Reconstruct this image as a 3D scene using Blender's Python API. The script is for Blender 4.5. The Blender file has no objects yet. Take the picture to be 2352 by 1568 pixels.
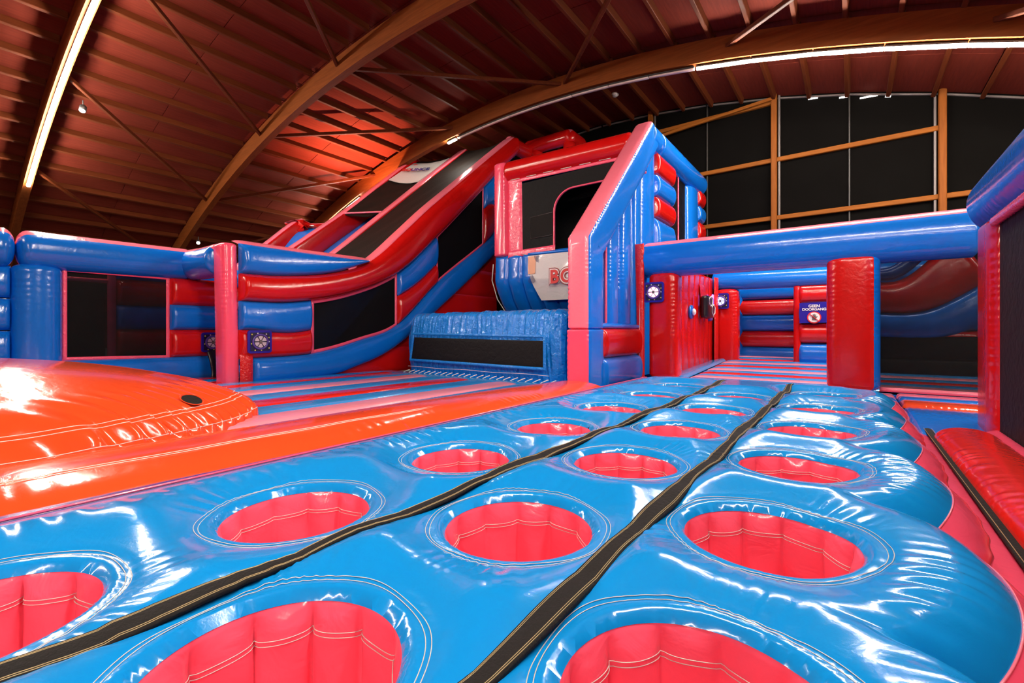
import bpy, math, random
import numpy as np
from mathutils import Vector
random.seed(7); rng = np.random.default_rng(7)
sc = bpy.context.scene
C = sc.collection
PI = math.pi

# ------------------------------------------------------------------ camera, world, exposure
cam_d = bpy.data.cameras.new('camera'); cam = bpy.data.objects.new('camera', cam_d); C.objects.link(cam)
cam.location = (0, 0, 0)
cam.rotation_euler = (PI/2, 0, math.atan2(779, 1045))
cam_d.sensor_width = 36; cam_d.lens = 1045*36/2352
cam_d.shift_y = -24/2352
cam_d.clip_start = .05; cam_d.clip_end = 200
sc.camera = cam
w = bpy.data.worlds.new('hall_air'); sc.world = w; w.use_nodes = True
w.node_tree.nodes['Background'].inputs[0].default_value = (1, .8, .65, 1)
w.node_tree.nodes['Background'].inputs[1].default_value = .05
sc.view_settings.view_transform = 'Standard'; sc.view_settings.look = 'None'
sc.view_settings.exposure = 0.0; sc.view_settings.gamma = 1; sc.view_settings.use_curve_mapping = False
TUBE_POWER = 305.0
cy = sc.cycles
cy.max_bounces = 6; cy.diffuse_bounces = 4; cy.glossy_bounces = 3; cy.transparent_max_bounces = 10; cy.caustics_reflective = False; cy.caustics_refractive = False

# ------------------------------------------------------------------ materials
M = {}
def new_mat(name):
    m = bpy.data.materials.new(name); m.use_nodes = True
    nt = m.node_tree; return m, nt, nt.nodes['Principled BSDF']
def pvc(name, col, rough=.24, crumple=.10, scale=7., fine=.0, var=.06, spec=.5):
    m, nt, b = new_mat(name); N = nt.nodes; L = nt.links
    tc = N.new('ShaderNodeTexCoord')
    n0 = N.new('ShaderNodeTexNoise'); n0.inputs['Scale'].default_value = 1.3; n0.inputs['Detail'].default_value = 4
    L.new(tc.outputs['Object'], n0.inputs['Vector'])
    mx = N.new('ShaderNodeMix'); mx.data_type = 'RGBA'
    mx.inputs[6].default_value = (*[c*(1-var) for c in col], 1)
    mx.inputs[7].default_value = (*[min(1, c*(1+var)+var*.02) for c in col], 1)
    L.new(n0.outputs['Fac'], mx.inputs[0]); L.new(mx.outputs[2], b.inputs['Base Color'])
    n1 = N.new('ShaderNodeTexNoise'); n1.inputs['Scale'].default_value = scale; n1.inputs['Detail'].default_value = 3
    n1.inputs['Distortion'].default_value = .8
    L.new(tc.outputs['Object'], n1.inputs['Vector'])
    n2 = N.new('ShaderNodeTexNoise'); n2.inputs['Scale'].default_value = 140; n2.inputs['Detail'].default_value = 1
    L.new(tc.outputs['Object'], n2.inputs['Vector'])
    b1 = N.new('ShaderNodeBump'); b1.inputs['Strength'].default_value = crumple; b1.inputs['Distance'].default_value = .06
    L.new(n1.outputs['Fac'], b1.inputs['Height'])
    b2 = N.new('ShaderNodeBump'); b2.inputs['Strength'].default_value = .05+fine; b2.inputs['Distance'].default_value = .004
    L.new(n2.outputs['Fac'], b2.inputs['Height']); L.new(b1.outputs['Normal'], b2.inputs['Normal'])
    L.new(b2.outputs['Normal'], b.inputs['Normal'])
    b.inputs['Roughness'].default_value = rough; b.inputs['IOR'].default_value = 1.5; b.inputs['Specular IOR Level'].default_value = spec
    if spec == .5: b.inputs['Coat Weight'].default_value = .35; b.inputs['Coat Roughness'].default_value = .07
    M[name] = m; return m
pvc('blue', (.0025, .165, .68), .2); pvc('blue_top', (.003, .245, .64), .16, .06)
pvc('pink', (.95, .085, .17), .2); pvc('pink_light', (.97, .19, .27), .2); pvc('red', (.62, .006, .005), .2); pvc('orange', (.90, .078, .016), .16, .06); pvc('pink_sheen', (.97, .30, .38), .22); pvc('blue_sheen', (.02, .27, .68), .22); pvc('red_bright', (.80, .020, .008), .18, .08)  # light painted in: ceiling reflection on bed pink and blue, bright light in orange
pvc('hole_pink', (.95, .105, .18), .18, .16); pvc('dark_blue', (.002, .045, .28)); pvc('crinkle_red', (.66, .008, .006), .2, .5, 16)
pvc('crinkle_blue', (.003, .22, .70), .16, .75, 9); pvc('crinkle_pink', (.95, .10, .19), .22, .45, 11)
pvc('black_strap', (.009, .007, .006), .8, .2, 30, .5, spec=.25); pvc('black_cloth', (.006, .0055, .0055), .7, .4, 6, spec=.22)
pvc('white_cloth', (.74, .70, .67), .55, .2, 5); pvc('cream', (.72, .55, .42), .5, .1)
def flat(name, col, rough=.5, metal=0., emit=0., ecol=None):
    m, nt, b = new_mat(name)
    N = nt.nodes; L = nt.links
    n = N.new('ShaderNodeTexNoise'); n.inputs['Scale'].default_value = 25
    tc = N.new('ShaderNodeTexCoord'); L.new(tc.outputs['Object'], n.inputs['Vector'])
    mx = N.new('ShaderNodeMix'); mx.data_type = 'RGBA'
    mx.inputs[6].default_value = (*[c*.92 for c in col], 1); mx.inputs[7].default_value = (*[min(1, c*1.05) for c in col], 1)
    L.new(n.outputs['Fac'], mx.inputs[0]); L.new(mx.outputs[2], b.inputs['Base Color'])
    b.inputs['Roughness'].default_value = rough; b.inputs['Metallic'].default_value = metal
    if emit:
        b.inputs['Emission Color'].default_value = (*(ecol or col), 1); b.inputs['Emission Strength'].default_value = emit
    M[name] = m; return m
flat('tube_lit', (1, .96, .9), .4, 0, TUBE_POWER, (1, .92, .80)); flat('tube_off', (.55, .42, .40), .4); flat('housing', (.03, .025, .022), .5)
flat('thread', (.62, .58, .54), .7); flat('thread_gold', (.42, .30, .14), .7); flat('rope', (.80, .76, .66), .8)
flat('print_red', (.72, .02, .02), .45); flat('print_darkred', (.30, .01, .015), .45); flat('print_white', (.85, .83, .80), .45)
flat('print_navy', (.02, .02, .16), .45); flat('print_purple', (.12, .05, .30), .45); flat('print_peach', (.85, .42, .25), .5)
flat('target_blue', (.018, .012, .30), .3); flat('target_face', (.012, .010, .045), .35); flat('target_ring', (.09, .05, .30), .3)
flat('target_lens', (.55, .46, .52), .25); flat('star', (.75, .70, .10), .5); flat('star_white', (.8, .75, .7), .5)
flat('lens_pink_lit', (1, .75, .85), .3, 0, 1.5, (1, .50, .62)); flat('lens_blue_lit', (.8, .85, 1), .3, 0, 1.9, (.40, .46, 1))
flat('glow_purple', (.5, .2, .9), .3, 0, 4, (.42, .12, 1)); flat('steel', (.16, .13, .12), .5, .3)
flat('spot_lit', (1, 1, 1), .3, 0, 14, (1, .96, .9)); flat('hose_black', (.008, .008, .012), .28); flat('daylight_gap', (1, 1, 1), .5, 0, 3, (1, .95, .9))
flat('detector_white', (.62, .56, .52), .5); flat('hall_dark', (.006, .005, .005), .8); pvc('panel_black', (.0024, .0018, .0014), .85, .1, 2, spec=.05)
def net(name, col, dark):
    m, nt, b = new_mat(name); N = nt.nodes; L = nt.links
    out = N['Material Output']
    tr = N.new('ShaderNodeBsdfTransparent'); mix = N.new('ShaderNodeMixShader')
    tc = N.new('ShaderNodeTexCoord'); n = N.new('ShaderNodeTexNoise'); n.inputs['Scale'].default_value = 3.5; n.inputs['Detail'].default_value = 4
    L.new(tc.outputs['Object'], n.inputs['Vector'])
    mr = N.new('ShaderNodeMapRange'); mr.inputs[3].default_value = dark-.06; mr.inputs[4].default_value = dark+.06
    L.new(n.outputs['Fac'], mr.inputs[0]); L.new(mr.outputs[0], mix.inputs[0])
    bp = N.new('ShaderNodeBump'); bp.inputs['Strength'].default_value = .35; bp.inputs['Distance'].default_value = .05
    L.new(n.outputs['Fac'], bp.inputs['Height']); L.new(bp.outputs['Normal'], b.inputs['Normal'])
    b.inputs['Base Color'].default_value = (*col, 1); b.inputs['Roughness'].default_value = .7; b.inputs['Specular IOR Level'].default_value = .15
    L.new(tr.outputs[0], mix.inputs[1]); L.new(b.outputs[0], mix.inputs[2]); L.new(mix.outputs[0], out.inputs['Surface'])
    M[name] = m
net('net', (.004, .0035, .004), .90); net('net_slide', (.014, .010, .008), .95); net('net_clear', (.004, .0035, .0035), .66)
def wood(name, c1, c2, axis, rough=.6):
    m, nt, b = new_mat(name); N = nt.nodes; L = nt.links
    tc = N.new('ShaderNodeTexCoord'); mp = N.new('ShaderNodeMapping')
    s = [9, 9, 9]; s[axis] = .7; mp.inputs['Scale'].default_value = s
    L.new(tc.outputs['Object'], mp.inputs['Vector'])
    n = N.new('ShaderNodeTexNoise'); n.inputs['Scale'].default_value = 1.6; n.inputs['Detail'].default_value = 5; n.inputs['Distortion'].default_value = .6
    L.new(mp.outputs[0], n.inputs['Vector'])
    r = N.new('ShaderNodeValToRGB'); r.color_ramp.elements[0].position = .35; r.color_ramp.elements[1].position = .7
    r.color_ramp.elements[0].color = (*c1, 1); r.color_ramp.elements[1].color = (*c2, 1)
    L.new(n.outputs['Fac'], r.inputs[0]); L.new(r.outputs[0], b.inputs['Base Color'])
    bp = N.new('ShaderNodeBump'); bp.inputs['Strength'].default_value = .15; bp.inputs['Distance'].default_value = .01
    L.new(n.outputs['Fac'], bp.inputs['Height']); L.new(bp.outputs['Normal'], b.inputs['Normal'])
    b.inputs['Roughness'].default_value = rough; b.inputs['Specular IOR Level'].default_value = .12; M[name] = m
wood('deck', (.115, .0155, .0075), (.15, .021, .010), 1, .85)
wood('glulam', (.14, .034, .006), (.19, .047, .009), 0); wood('purlin_wood', (.085, .017, .0045), (.115, .024, .006), 1)
wood('girt_wood', (.21, .060, .007), (.27, .082, .010), 0); wood('post_wood', (.19, .052, .007), (.25, .072, .010), 2)
flat('concrete', (.16, .14, .13), .8)

# ------------------------------------------------------------------ object helpers
LOC = {}
def mk(name, V, Fc, mats, parent=None, fm=None, smooth=True):
    V = np.asarray(V, float)
    off = LOC.get(parent.name, np.zeros(3)) if parent else np.zeros(3)
    me = bpy.data.meshes.new(name); me.from_pydata((V-off).tolist(), [], Fc)
    if isinstance(mats, str): mats = [mats]
    for k in mats: me.materials.append(M[k])
    if fm is not None: me.polygons.foreach_set('material_index', np.asarray(fm, np.int32))
    if smooth: me.polygons.foreach_set('use_smooth', np.ones(len(me.polygons), bool))
    me.update()
    o = bpy.data.objects.new(name, me); C.objects.link(o)
    if parent: o.parent = parent; LOC[o.name] = off
    else: LOC[o.name] = np.zeros(3)
    return o
def tag(o, label, cat, group=None, kind=None):
    if kind: o['kind'] = kind
    if label: o['label'] = label
    if cat: o['category'] = cat
    if group: o['group'] = group
    return o
def thing(name, label, cat, loc, group=None):
    o = bpy.data.objects.new(name, None); C.objects.link(o); o.location = loc; o.empty_display_size = .2
    LOC[o.name] = np.array(loc, float); return tag(o, label, cat, group)
def copy_tree(o, parent=None):
    c = o.copy(); C.objects.link(c); c.parent = parent
    for ch in list(o.children): copy_tree(ch, c)
    return c
def nrm(v):
    v = np.asarray(v, float); return v/max(1e-9, np.linalg.norm(v))
def resample(P, step):
    P = np.asarray(P, float); out = [P[0]]
    for a, b in zip(P[:-1], P[1:]):
        n = max(1, int(round(np.linalg.norm(b-a)/step)))
        for i in range(1, n+1): out.append(a+(b-a)*i/n)
    return np.array(out)
def smooth_path(P, n=40):
    """Catmull-Rom through the points"""
    P = np.asarray(P, float); Q = np.vstack([2*P[0]-P[1], P, 2*P[-1]-P[-2]]); out = []
    k = len(P)-1; per = max(2, n//k)
    for i in range(k):
        p0, p1, p2, p3 = Q[i:i+4]
        for t in np.linspace(0, 1, per, endpoint=(i == k-1)):
            out.append(.5*((2*p1)+(-p0+p2)*t+(2*p0-5*p1+4*p2-p3)*t*t+(-p0+3*p1-3*p2+p3)*t**3))
    return np.array(out)
def wob(s, seed=0.):
    return np.sin(s*1.0+seed)+.6*np.sin(s*2.3+seed*1.7+1)+.4*np.sin(s*4.1+seed*.6+2)
def sweep(name, path, a, b, mats, parent=None, expo=2., hint=(0, 0, 1), seg=24, cap=.0, fmfn=None, step=.1, ripple=.0, rfreq=9., seed=0., sag=0.):
    """superellipse section swept along a path: a = half size along hint, b = half size across; cap = rounded end length"""
    P = resample(path, step)
    if cap > 0:
        def ends(P):
            d = np.linalg.norm(P[1]-P[0]); L0 = np.linalg.norm(P-P[0], axis=1); k0 = np.searchsorted(L0[:max(2, len(P)//2)], cap)
            dr = (P[1]-P[0])/d; keep = P[max(1, k0):]; extra = [P[0]+dr*cap*f for f in (.06, .2, .42, .7)]
            return np.vstack([P[:1], extra, keep])
        if np.linalg.norm(P[1]-P[0]) > cap*.3: P = ends(P); P = ends(P[::-1])[::-1]
    n = len(P)
    T = np.zeros_like(P); sc_ = np.ones(n)
    for i in range(n):
        d0 = nrm(P[i]-P[i-1]) if i > 0 else None; d1 = nrm(P[i+1]-P[i]) if i < n-1 else None
        if d0 is None: T[i] = d1
        elif d1 is None: T[i] = d0
        else:
            T[i] = nrm(d0+d1); sc_[i] = 1/max(.5, abs(np.dot(T[i], d0)))
    s = np.concatenate([[0], np.cumsum(np.linalg.norm(np.diff(P, axis=0), axis=1))]); Ltot = s[-1]
    th = np.arange(seg)/seg*2*PI
    ct, st = np.cos(th), np.sin(th)
    cu = np.sign(ct)*np.abs(ct)**(2/expo); cv = np.sign(st)*np.abs(st)**(2/expo)
    rad = np.ones(n)
    if cap > 0:
        d = np.minimum(s, Ltot-s); q = np.clip(d/cap, 0, 1); rad = np.sqrt(np.clip(1-(1-q)**2, 0, 1))*.88+.12
    V = np.zeros((n, seg, 3)); hint = np.asarray(hint, float)
    for i in range(n):
        h = hint if abs(np.dot(hint, T[i])) < .95 else np.array((0, 1., 0))
        U = nrm(h-np.dot(h, T[i])*T[i]); W = np.cross(T[i], U)
        rr = rad[i]
        if ripple:
            rr = rr*(1+ripple*.7/max(a, b)*np.sin(s[i]*2*PI*rfreq+2.5*wob(s[i]*3.3, seed))*np.clip(.55+.5*wob(s[i]*1.9, seed+4)*np.cos(np.round(th/PI*2+.5)*1.7+seed), 0, 1.2)*np.abs(np.sin(2*th))**(6 if expo > 2.4 else 3)*(1 if expo > 2.4 else .5))
        V[i] = P[i]+(cu*a*rr)[:, None]*U+(cv*b*rr*(sc_[i] if expo > 2.5 else 1))[:, None]*W
    verts = V.reshape(-1, 3).tolist(); F = []; fm = []
    for i in range(n-1):
        for j in range(seg):
            k = (j+1) % seg
            F.append((i*seg+j, i*seg+k, (i+1)*seg+k, (i+1)*seg+j)); fm.append(fmfn(th[j]+PI/seg) if fmfn else 0)
    verts += [P[0].tolist(), P[-1].tolist()]; c0, c1 = n*seg, n*seg+1
    for j in range(seg):
        k = (j+1) % seg
        F.append((c0, k, j)); F.append((c1, (n-1)*seg+j, (n-1)*seg+k)); fm += [fmfn(th[j]+PI/seg) if fmfn else 0]*2
    return mk(name, verts, F, mats, parent, fm)
def pillow(name, lower, upper, nv, bf, bb, mats, parent=None, nt=12, end=.25, step=.03, ripple=.011, rfreq=11., pw=2.3, seed=None):
    """puffed panel between two seams: bulges bf along nv and bb behind"""
    seed = rng.uniform(0, 9) if seed is None else seed
    lo = np.asarray(lower, float); up = np.asarray(upper, float)
    if len(lo) == 2 and len(up) == 2:
        n = max(3, int(np.linalg.norm(lo[1]-lo[0])/step)); n = min(n, 420)
        t = np.linspace(0, 1, n)[:, None]; lo = lo[0]+(lo[1]-lo[0])*t; up = up[0]+(up[1]-up[0])*t
    n = len(lo); nv = nrm(nv)
    mid = (lo+up)/2; s = np.concatenate([[0], np.cumsum(np.linalg.norm(np.diff(mid, axis=0), axis=1))])
    d = np.minimum(s, s[-1]-s); e = np.sqrt(np.clip(1-(1-np.clip(d/max(end, 1e-4), 0, 1))**2, 0, 1)) if end > 0 else np.ones(n)
    wv = np.linspace(0, 1, nt+1); pr = (1-np.abs(2*wv-1)**pw)**(1/pw)
    rp = np.sin(s*2*PI*rfreq+2.2*wob(s*2.1, seed))*ripple*np.clip(wob(s*1.7, seed+3)*.4+.7, 0, 1.4)
    edge = np.abs(2*wv-1)**4*(1-np.abs(2*wv-1)**16)*1.4
    def surf(b, sg): return lo[:, None]+(up-lo)[:, None]*wv[None, :, None]+sg*nv*((b*e)[:, None]*pr[None]+(rp*e)[:, None]*edge[None])[..., None]
    A = surf(bf, 1); B = surf(bb, -1)
    verts = np.vstack([A.reshape(-1, 3), B.reshape(-1, 3)]); m = nt+1; F = []; o2 = n*m
    # orientation
    flip = np.dot(np.cross(lo[-1]-lo[0], up[n//2]-lo[n//2]), nv) < 0
    for i in range(n-1):
        for j in range(nt):
            q = (i*m+j, (i+1)*m+j, (i+1)*m+j+1, i*m+j+1); r = tuple(o2+k for k in q)
            if flip: q = q[::-1]
            else: r = r[::-1]
            F += [q, r]
    return mk(name, verts, F, mats, parent)
def boxm(name, p0, p1, mats, parent=None, bev=.0):
    x0, y0, z0 = np.minimum(p0, p1); x1, y1, z1 = np.maximum(p0, p1)
    V = [(x, y, z) for x in (x0, x1) for y in (y0, y1) for z in (z0, z1)]
    F = [(0, 1, 3, 2), (4, 6, 7, 5), (0, 4, 5, 1), (2, 3, 7, 6), (0, 2, 6, 4), (1, 5, 7, 3)]
    return mk(name, V, F, mats, parent, smooth=False)
def beam(name, a, b, w_, h_, mats, parent=None, up=(0, 0, 1)):
    """rectangular bar from a to b, with slightly eased edges"""
    a = np.asarray(a, float); b = np.asarray(b, float); T = nrm(b-a); S = nrm(np.cross(T, up)); U = np.cross(S, T)
    e = min(w_, h_)*.12; V = []
    sec = [(-w_/2+e, -h_/2), (w_/2-e, -h_/2), (w_/2, -h_/2+e), (w_/2, h_/2-e), (w_/2-e, h_/2), (-w_/2+e, h_/2), (-w_/2, h_/2-e), (-w_/2, -h_/2+e)]
    for p in (a, b): V += [p+S*u+U*v for u, v in sec]
    F = [(j, (j+1) % 8, 8+(j+1) % 8, 8+j) for j in range(8)]+[tuple(range(7, -1, -1)), tuple(range(8, 16))]
    return mk(name, V, F, mats, parent, smooth=False)
def thread(name, pts, r, mats, parent, seg=5):
    """thin round cord through the points"""
    P = np.asarray(pts, float); n = len(P); V = []; F = []
    for i in range(n):
        T = nrm(P[min(i+1, n-1)]-P[max(i-1, 0)]); h = (0, 0, 1) if abs(T[2]) < .9 else (1, 0, 0)
        S = nrm(np.cross(T, h)); U = np.cross(S, T)
        V += [P[i]+r*(math.cos(k*2*PI/seg)*S+math.sin(k*2*PI/seg)*U) for k in range(seg)]
    for i in range(n-1):
        for j in range(seg): F.append((i*seg+j, i*seg+(j+1) % seg, (i+1)*seg+(j+1) % seg, (i+1)*seg+j))
    return mk(name, V, F, mats, parent)
def plate(name, outline, ax_u, ax_v, org, th, mats, parent=None):
    """flat shape of thickness th: outline of (u,v)"""
    U = np.asarray(ax_u, float); W = np.asarray(ax_v, float); O = np.asarray(org, float); Nn = nrm(np.cross(U, W))
    n = len(outline); V = [O+U*u+W*v for u, v in outline]; V += [p+Nn*th for p in V]
    F = [tuple(range(n-1, -1, -1)), tuple(range(n, 2*n))]+[(i, (i+1) % n, n+(i+1) % n, n+i) for i in range(n)]
    return mk(name, V, F, mats, parent, smooth=False)
def circle(r, n=24, cx=0, cy=0, a0=0, a1=2*PI):
    full = abs(a1-a0-2*PI) < 1e-6
    return [(cx+r*math.cos(a0+(a1-a0)*i/(n if full else n-1)), cy+r*math.sin(a0+(a1-a0)*i/(n if full else n-1))) for i in range(n)]
def text_mesh(name, txt, size, ax_u, ax_v, org, th, mat, parent, bold=0., spacing=1.):
    cu = bpy.data.curves.new('t', 'FONT'); cu.body = txt; cu.size = size; cu.extrude = th; cu.offset = bold; cu.align_x = 'CENTER'; cu.align_y = 'CENTER'; cu.space_character = spacing
    o = bpy.data.objects.new('t', cu); C.objects.link(o)
    dg = bpy.context.evaluated_depsgraph_get(); me = bpy.data.meshes.new_from_object(o.evaluated_get(dg))
    V = np.array([v.co[:] for v in me.vertices]); F = [tuple(p.vertices) for p in me.polygons]
    bpy.data.objects.remove(o); bpy.data.curves.remove(cu); bpy.data.meshes.remove(me)
    U = np.asarray(ax_u, float); W = np.asarray(ax_v, float); Nn = nrm(np.cross(U, W))
    P = np.asarray(org, float)+V[:, :1]*U+V[:, 1:2]*W+V[:, 2:3]*Nn
    return mk(name, P, F, mat, parent, smooth=False)
def top_pink(th):   # section angle 0 = up (hint)
    return 1 if math.cos(th) > .66 else 0

# ================================================================== THE HALL
FL = -1.9
AX, AZ, AK = -10.8, 9.15, .0128
def arch_z(x): return AZ-AK*(x-AX)**2
DECK = .98
YA = [-8.7, -2.7, 3.05, 9.3, 15.3]; YEND = 20.5; YBACK = -9.5
floor = boxm('floor', (-41, YBACK, FL-.2), (20, YEND, FL), 'concrete'); floor['kind'] = 'structure'; floor['label'] = 'dark concrete floor of the hall under the inflatables'
# roof deck: curved sheet with thickness
xs = np.linspace(-40.5, 18.9, 110); V = []; Fc = []
for x in xs:
    for y in (YBACK, YEND):
        z = arch_z(x)+DECK; V += [(x, y, z), (x, y, z+.12)]
for i in range(len(xs)-1):
    a = i*4; b = a+4
    Fc += [(a, b, b+2, a+2), (a+1, a+3, b+3, b+1), (a, a+1, b+1, b), (a+2, b+2, b+3, a+3)]
ceiling = mk('ceiling', V, Fc, 'deck'); ceiling['kind'] = 'structure'; ceiling['label'] = 'curved red-brown timber roof deck of the hall'
# arches
def arch(y):
    V = []; X = np.linspace(-40, 18.4, 120); hw = .13
    for x in X:
        z = arch_z(x); dz = -2*AK*(x-AX); nn = nrm((-dz, 0, 1)); p = np.array((x, y, z)); q = p+nn*.70
        for P_, sy in ((p, -hw), (p, hw), (q, hw), (q, -hw)): V.append(P_+np.array((0, sy, 0)))
    F = []
    for i in range(len(X)-1):
        for j in range(4): F.append((i*4+j, i*4+(j+1) % 4, i*4+4+(j+1) % 4, i*4+4+j))
    F += [(3, 2, 1, 0), tuple(len(V)-4+k for k in range(4))]
    return mk('arch_beam', V, F, 'glulam', ceiling, smooth=False)
for y in YA: arch(y)
# purlins: one stick per bay, sitting between the arches
PX = [AX+.35+1.15*k for k in range(-26, 26)]
bays = list(zip(YA, YA[1:]+[YEND]))
for (y0, y1) in bays[1:]:
    proto = None
    for x in PX:
        z = arch_z(x)+.86
        if z < 1.2: continue
        if y0 < 2 and x > -8: continue
        o = None
        if proto is None:
            o = beam('purlin', (0, y0+.13, 0), (0, y1-.13, 0), .12, .26, 'purlin_wood', ceiling); proto = o
        else:
            o = proto.copy(); C.objects.link(o)
        o.location = (x, 0, z); o.rotation_euler = (0, math.atan(2*AK*(x-AX)), 0)
# deck panels: two per gap and bay, a shadow joint between them
for (y0, y1) in bays[2:]:
    proto = None; h_ = (y1-y0)/2
    for x in PX:
        xm = x+.575; z = arch_z(xm)+DECK-.012
        if z < 1.6: continue
        for q in (0, 1):
            if proto is None:
                o = boxm('roof_panel', (-.565, .012, -.015), (.565, h_-.012, .012), 'deck', ceiling); proto = o
            else:
                o = proto.copy(); C.objects.link(o)
            o.location = (xm, y0+q*h_, z); o.rotation_euler = (0, math.atan(2*AK*(xm-AX)), 0)
# wind braces between the arches
def node(k, y): x = AX+1.9+5.75*k; return (x, y, arch_z(x)+.42)
for k in (-4, -3, -2, -1):
    beam('brace', node(k, 9.3), node(k+1, 15.3), .12, .13, 'purlin_wood', ceiling)
    beam('brace', node(k, 9.3), node(k+1, 3.05), .12, .13, 'purlin_wood', ceiling)
for k in (0, 1, 2):
    beam('brace', node(k, 15.3), node(k+1, 9.3), .12, .13, 'purlin_wood', ceiling)
# end walls
def gable(name, y, m):
    X = np.linspace(-38.5, 17, 60); V = []
    for x in X: V += [(x, y, FL), (x, y, arch_z(x)+DECK+.02), (x, y+.25, FL), (x, y+.25, arch_z(x)+DECK+.02)]
    F = []
    for i in range(len(X)-1):
        a = i*4; b = a+4; F += [(a, b, b+1, a+1), (a+2, a+3, b+3, b+2), (a+1, b+1, b+3, a+3)]
    o = mk(name, V, F, m, smooth=False); o['kind'] = 'structure'; return o
wall_back = gable('wall_back', YEND, 'panel_black'); wall_back['label'] = 'black-panelled end wall with orange timber posts and rails'
wall_front = gable('wall_front', YBACK-.25, 'deck'); wall_front['label'] = 'timber end wall behind the viewer'
SW = (YEND)/21.3
for z in (4.58*SW, 6.93*SW, 9.3*SW): 
    for x0, x1 in ((-16.5, -12.1), (-12, -7.35), (-7.25, -2.5), (-2.32, 2.3), (2.48, 7.2), (7.3, 12)):
        if arch_z(x0)+DECK < z or arch_z(x1)+DECK < z: continue
        beam('rail', (x0, YEND-.10, z), (x1, YEND-.10, z), .16, .17, 'girt_wood', wall_back)
beam('rail', (-7.2, YEND-.3, 8.65), (-2.45, YEND-.3, 9.02), .10, .12, 'girt_wood', wall_back)
for x in (-16.6, -12.05, -7.3, -2.41, 2.39, 7.25):
    beam('post', (x, YEND-.16, FL), (x, YEND-.16, arch_z(x)+DECK-.02), .2, .26, 'post_wood', wall_back, up=(0, 1, 0))
    beam('steel_edge', (x+(.17 if x < 0 else -.17), YEND-.1, FL), (x+(.17 if x < 0 else -.17), YEND-.1, arch_z(x)+DECK-.05), .07, .07, 'steel', wall_back, up=(0, 1, 0))
for x in (-4.9, -.05, 4.8):
    beam('panel_joint', (x, YEND-.04, FL), (x, YEND-.04, arch_z(x)+DECK-.05), .05, .06, 'housing', wall_back, up=(0, 1, 0))
for x0, x1 in ((-14, -9.8), (-9.7, -7.4), (-7.2, -4.95), (-4.9, -2.5), (-2.3, 0), (0, 2.3), (2.5, 5), (5, 7)):
    z0, z1 = arch_z(x0)+DECK-.12, arch_z(x1)+DECK-.12
    beam('top_trim', (x0, YEND-.05, z0), (x1, YEND-.05, z1), .07, .06, 'steel', wall_back)
for x0, x1 in ((-1.3, -1.0), (-.35, -.1), (.25, .75), (.95, 1.1)):
    z = arch_z((x0+x1)/2)+DECK-.2
    beam('daylight_slit', (x0, YEND-.03, z+.02), (x1, YEND-.03, z-.02), .03, .05, 'daylight_gap', wall_back)

# ---- strip lights under the arches
def strip_run(y, x0, x1, label, lit, group):
    n = max(1, int(round(abs(x1-x0)/1.6))); X = np.linspace(x0, x1, n+1)
    t = thing('strip_light', label, 'light', ((x0+x1)/2, y, arch_z((x0+x1)/2)-.15), group)
    for i in range(n):
        a, b = X[i]+.008, X[i+1]-.008
        pa = np.array((a, y, arch_z(a)-.06)); pb = np.array((b, y, arch_z(b)-.06))
        beam('housing', pa, pb, .11, .05, 'housing', t)
        dn = np.array((0, 0, -.06)); sweep('tube', [pa+dn, pb+dn], .035, .06, 'tube_lit' if lit else 'tube_off', t, expo=3, seg=10, cap=.01, step=.5)
    return t
strip_run(3.05, -26.6, -14.4, 'long glowing strip light under the leftmost timber arch', True, 'strip lights under the arches')
strip_run(3.05, -3.6, 8.5, 'glowing strip light under the arch right above the hole platform, over the viewer', True, 'strip lights under the arches')
strip_run(15.3, -4.0, 8.5, 'glowing strip light under the far arch at upper right', True, 'strip lights under the arches')
strip_run(15.3, -26.5, -22.0, 'lit strip light low on the far arch, hidden behind the slide', True, 'strip lights under the arches')
strip_run(15.3, -15.15, -14.6, 'short lit tip of a strip light at the top of the slide', True, 'strip lights under the arches')
strip_run(15.3, -14.5, -4.05, 'unlit strip light along the middle of the far arch', False, 'strip lights under the arches')
strip_run(-8.7, -26, -14.9, 'added fill strip light on the rear arch, far side behind the viewer', True, 'strip lights under the arches')  # unseen lamp, added as fill light for the hall
strip_run(-8.7, -3.6, 8.5, 'added fill strip light on the rear arch, near side behind the viewer', True, 'strip lights under the arches')  # second added fill lamp, out of view
def spot(p, d, label):
    p = np.array(p, float); d = nrm(d); t = thing('spotlight', label, 'spotlight', p.tolist(), 'small round spotlights')
    sweep('can', [p-d*.22, p], .10, .10, 'housing', t, seg=14, hint=(0, 1, 0), step=.1)
    sweep('lens', [p, p+d*.03], .085, .085, 'spot_lit', t, seg=14, hint=(0, 1, 0), cap=.02, step=.01)
    thread('bracket', [p-d*.15, p-d*.1+np.array((0, 0, .3))], .02, 'housing', t)
spot((-21.4, 3.75, 7.65), (.5, -.2, -.8), 'small lit spotlight beside the left strip light')
spot((-28.2, 9.55, 4.75), (.8, -.3, -.5), 'small lit spotlight low on the middle arch above the left wall')
fl = thing('floodlight', 'floodlight standing behind the slide, washing the roof with warm red light', 'floodlight', (-19.7, 13.5, 5.35))
sweep('lamp_body', [(-19.7, 13.5, 5.40), (-19.7, 13.5, 5.62)], .22, .16, 'housing', fl, hint=(1, 0, 0), expo=4, seg=20, step=.1)
sweep('stand', [(-19.7, 13.5, 5.32), (-19.7, 13.5, 5.42)], .10, .10, 'housing', fl, hint=(1, 0, 0), seg=12, step=.05)
ld = bpy.data.lights.new('flood_beam', 'SPOT'); ld.energy = 4500; ld.color = (1, .42, .24); ld.spot_size = 2.3; ld.spot_blend = .9; ld.shadow_soft_size = .15
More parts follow.
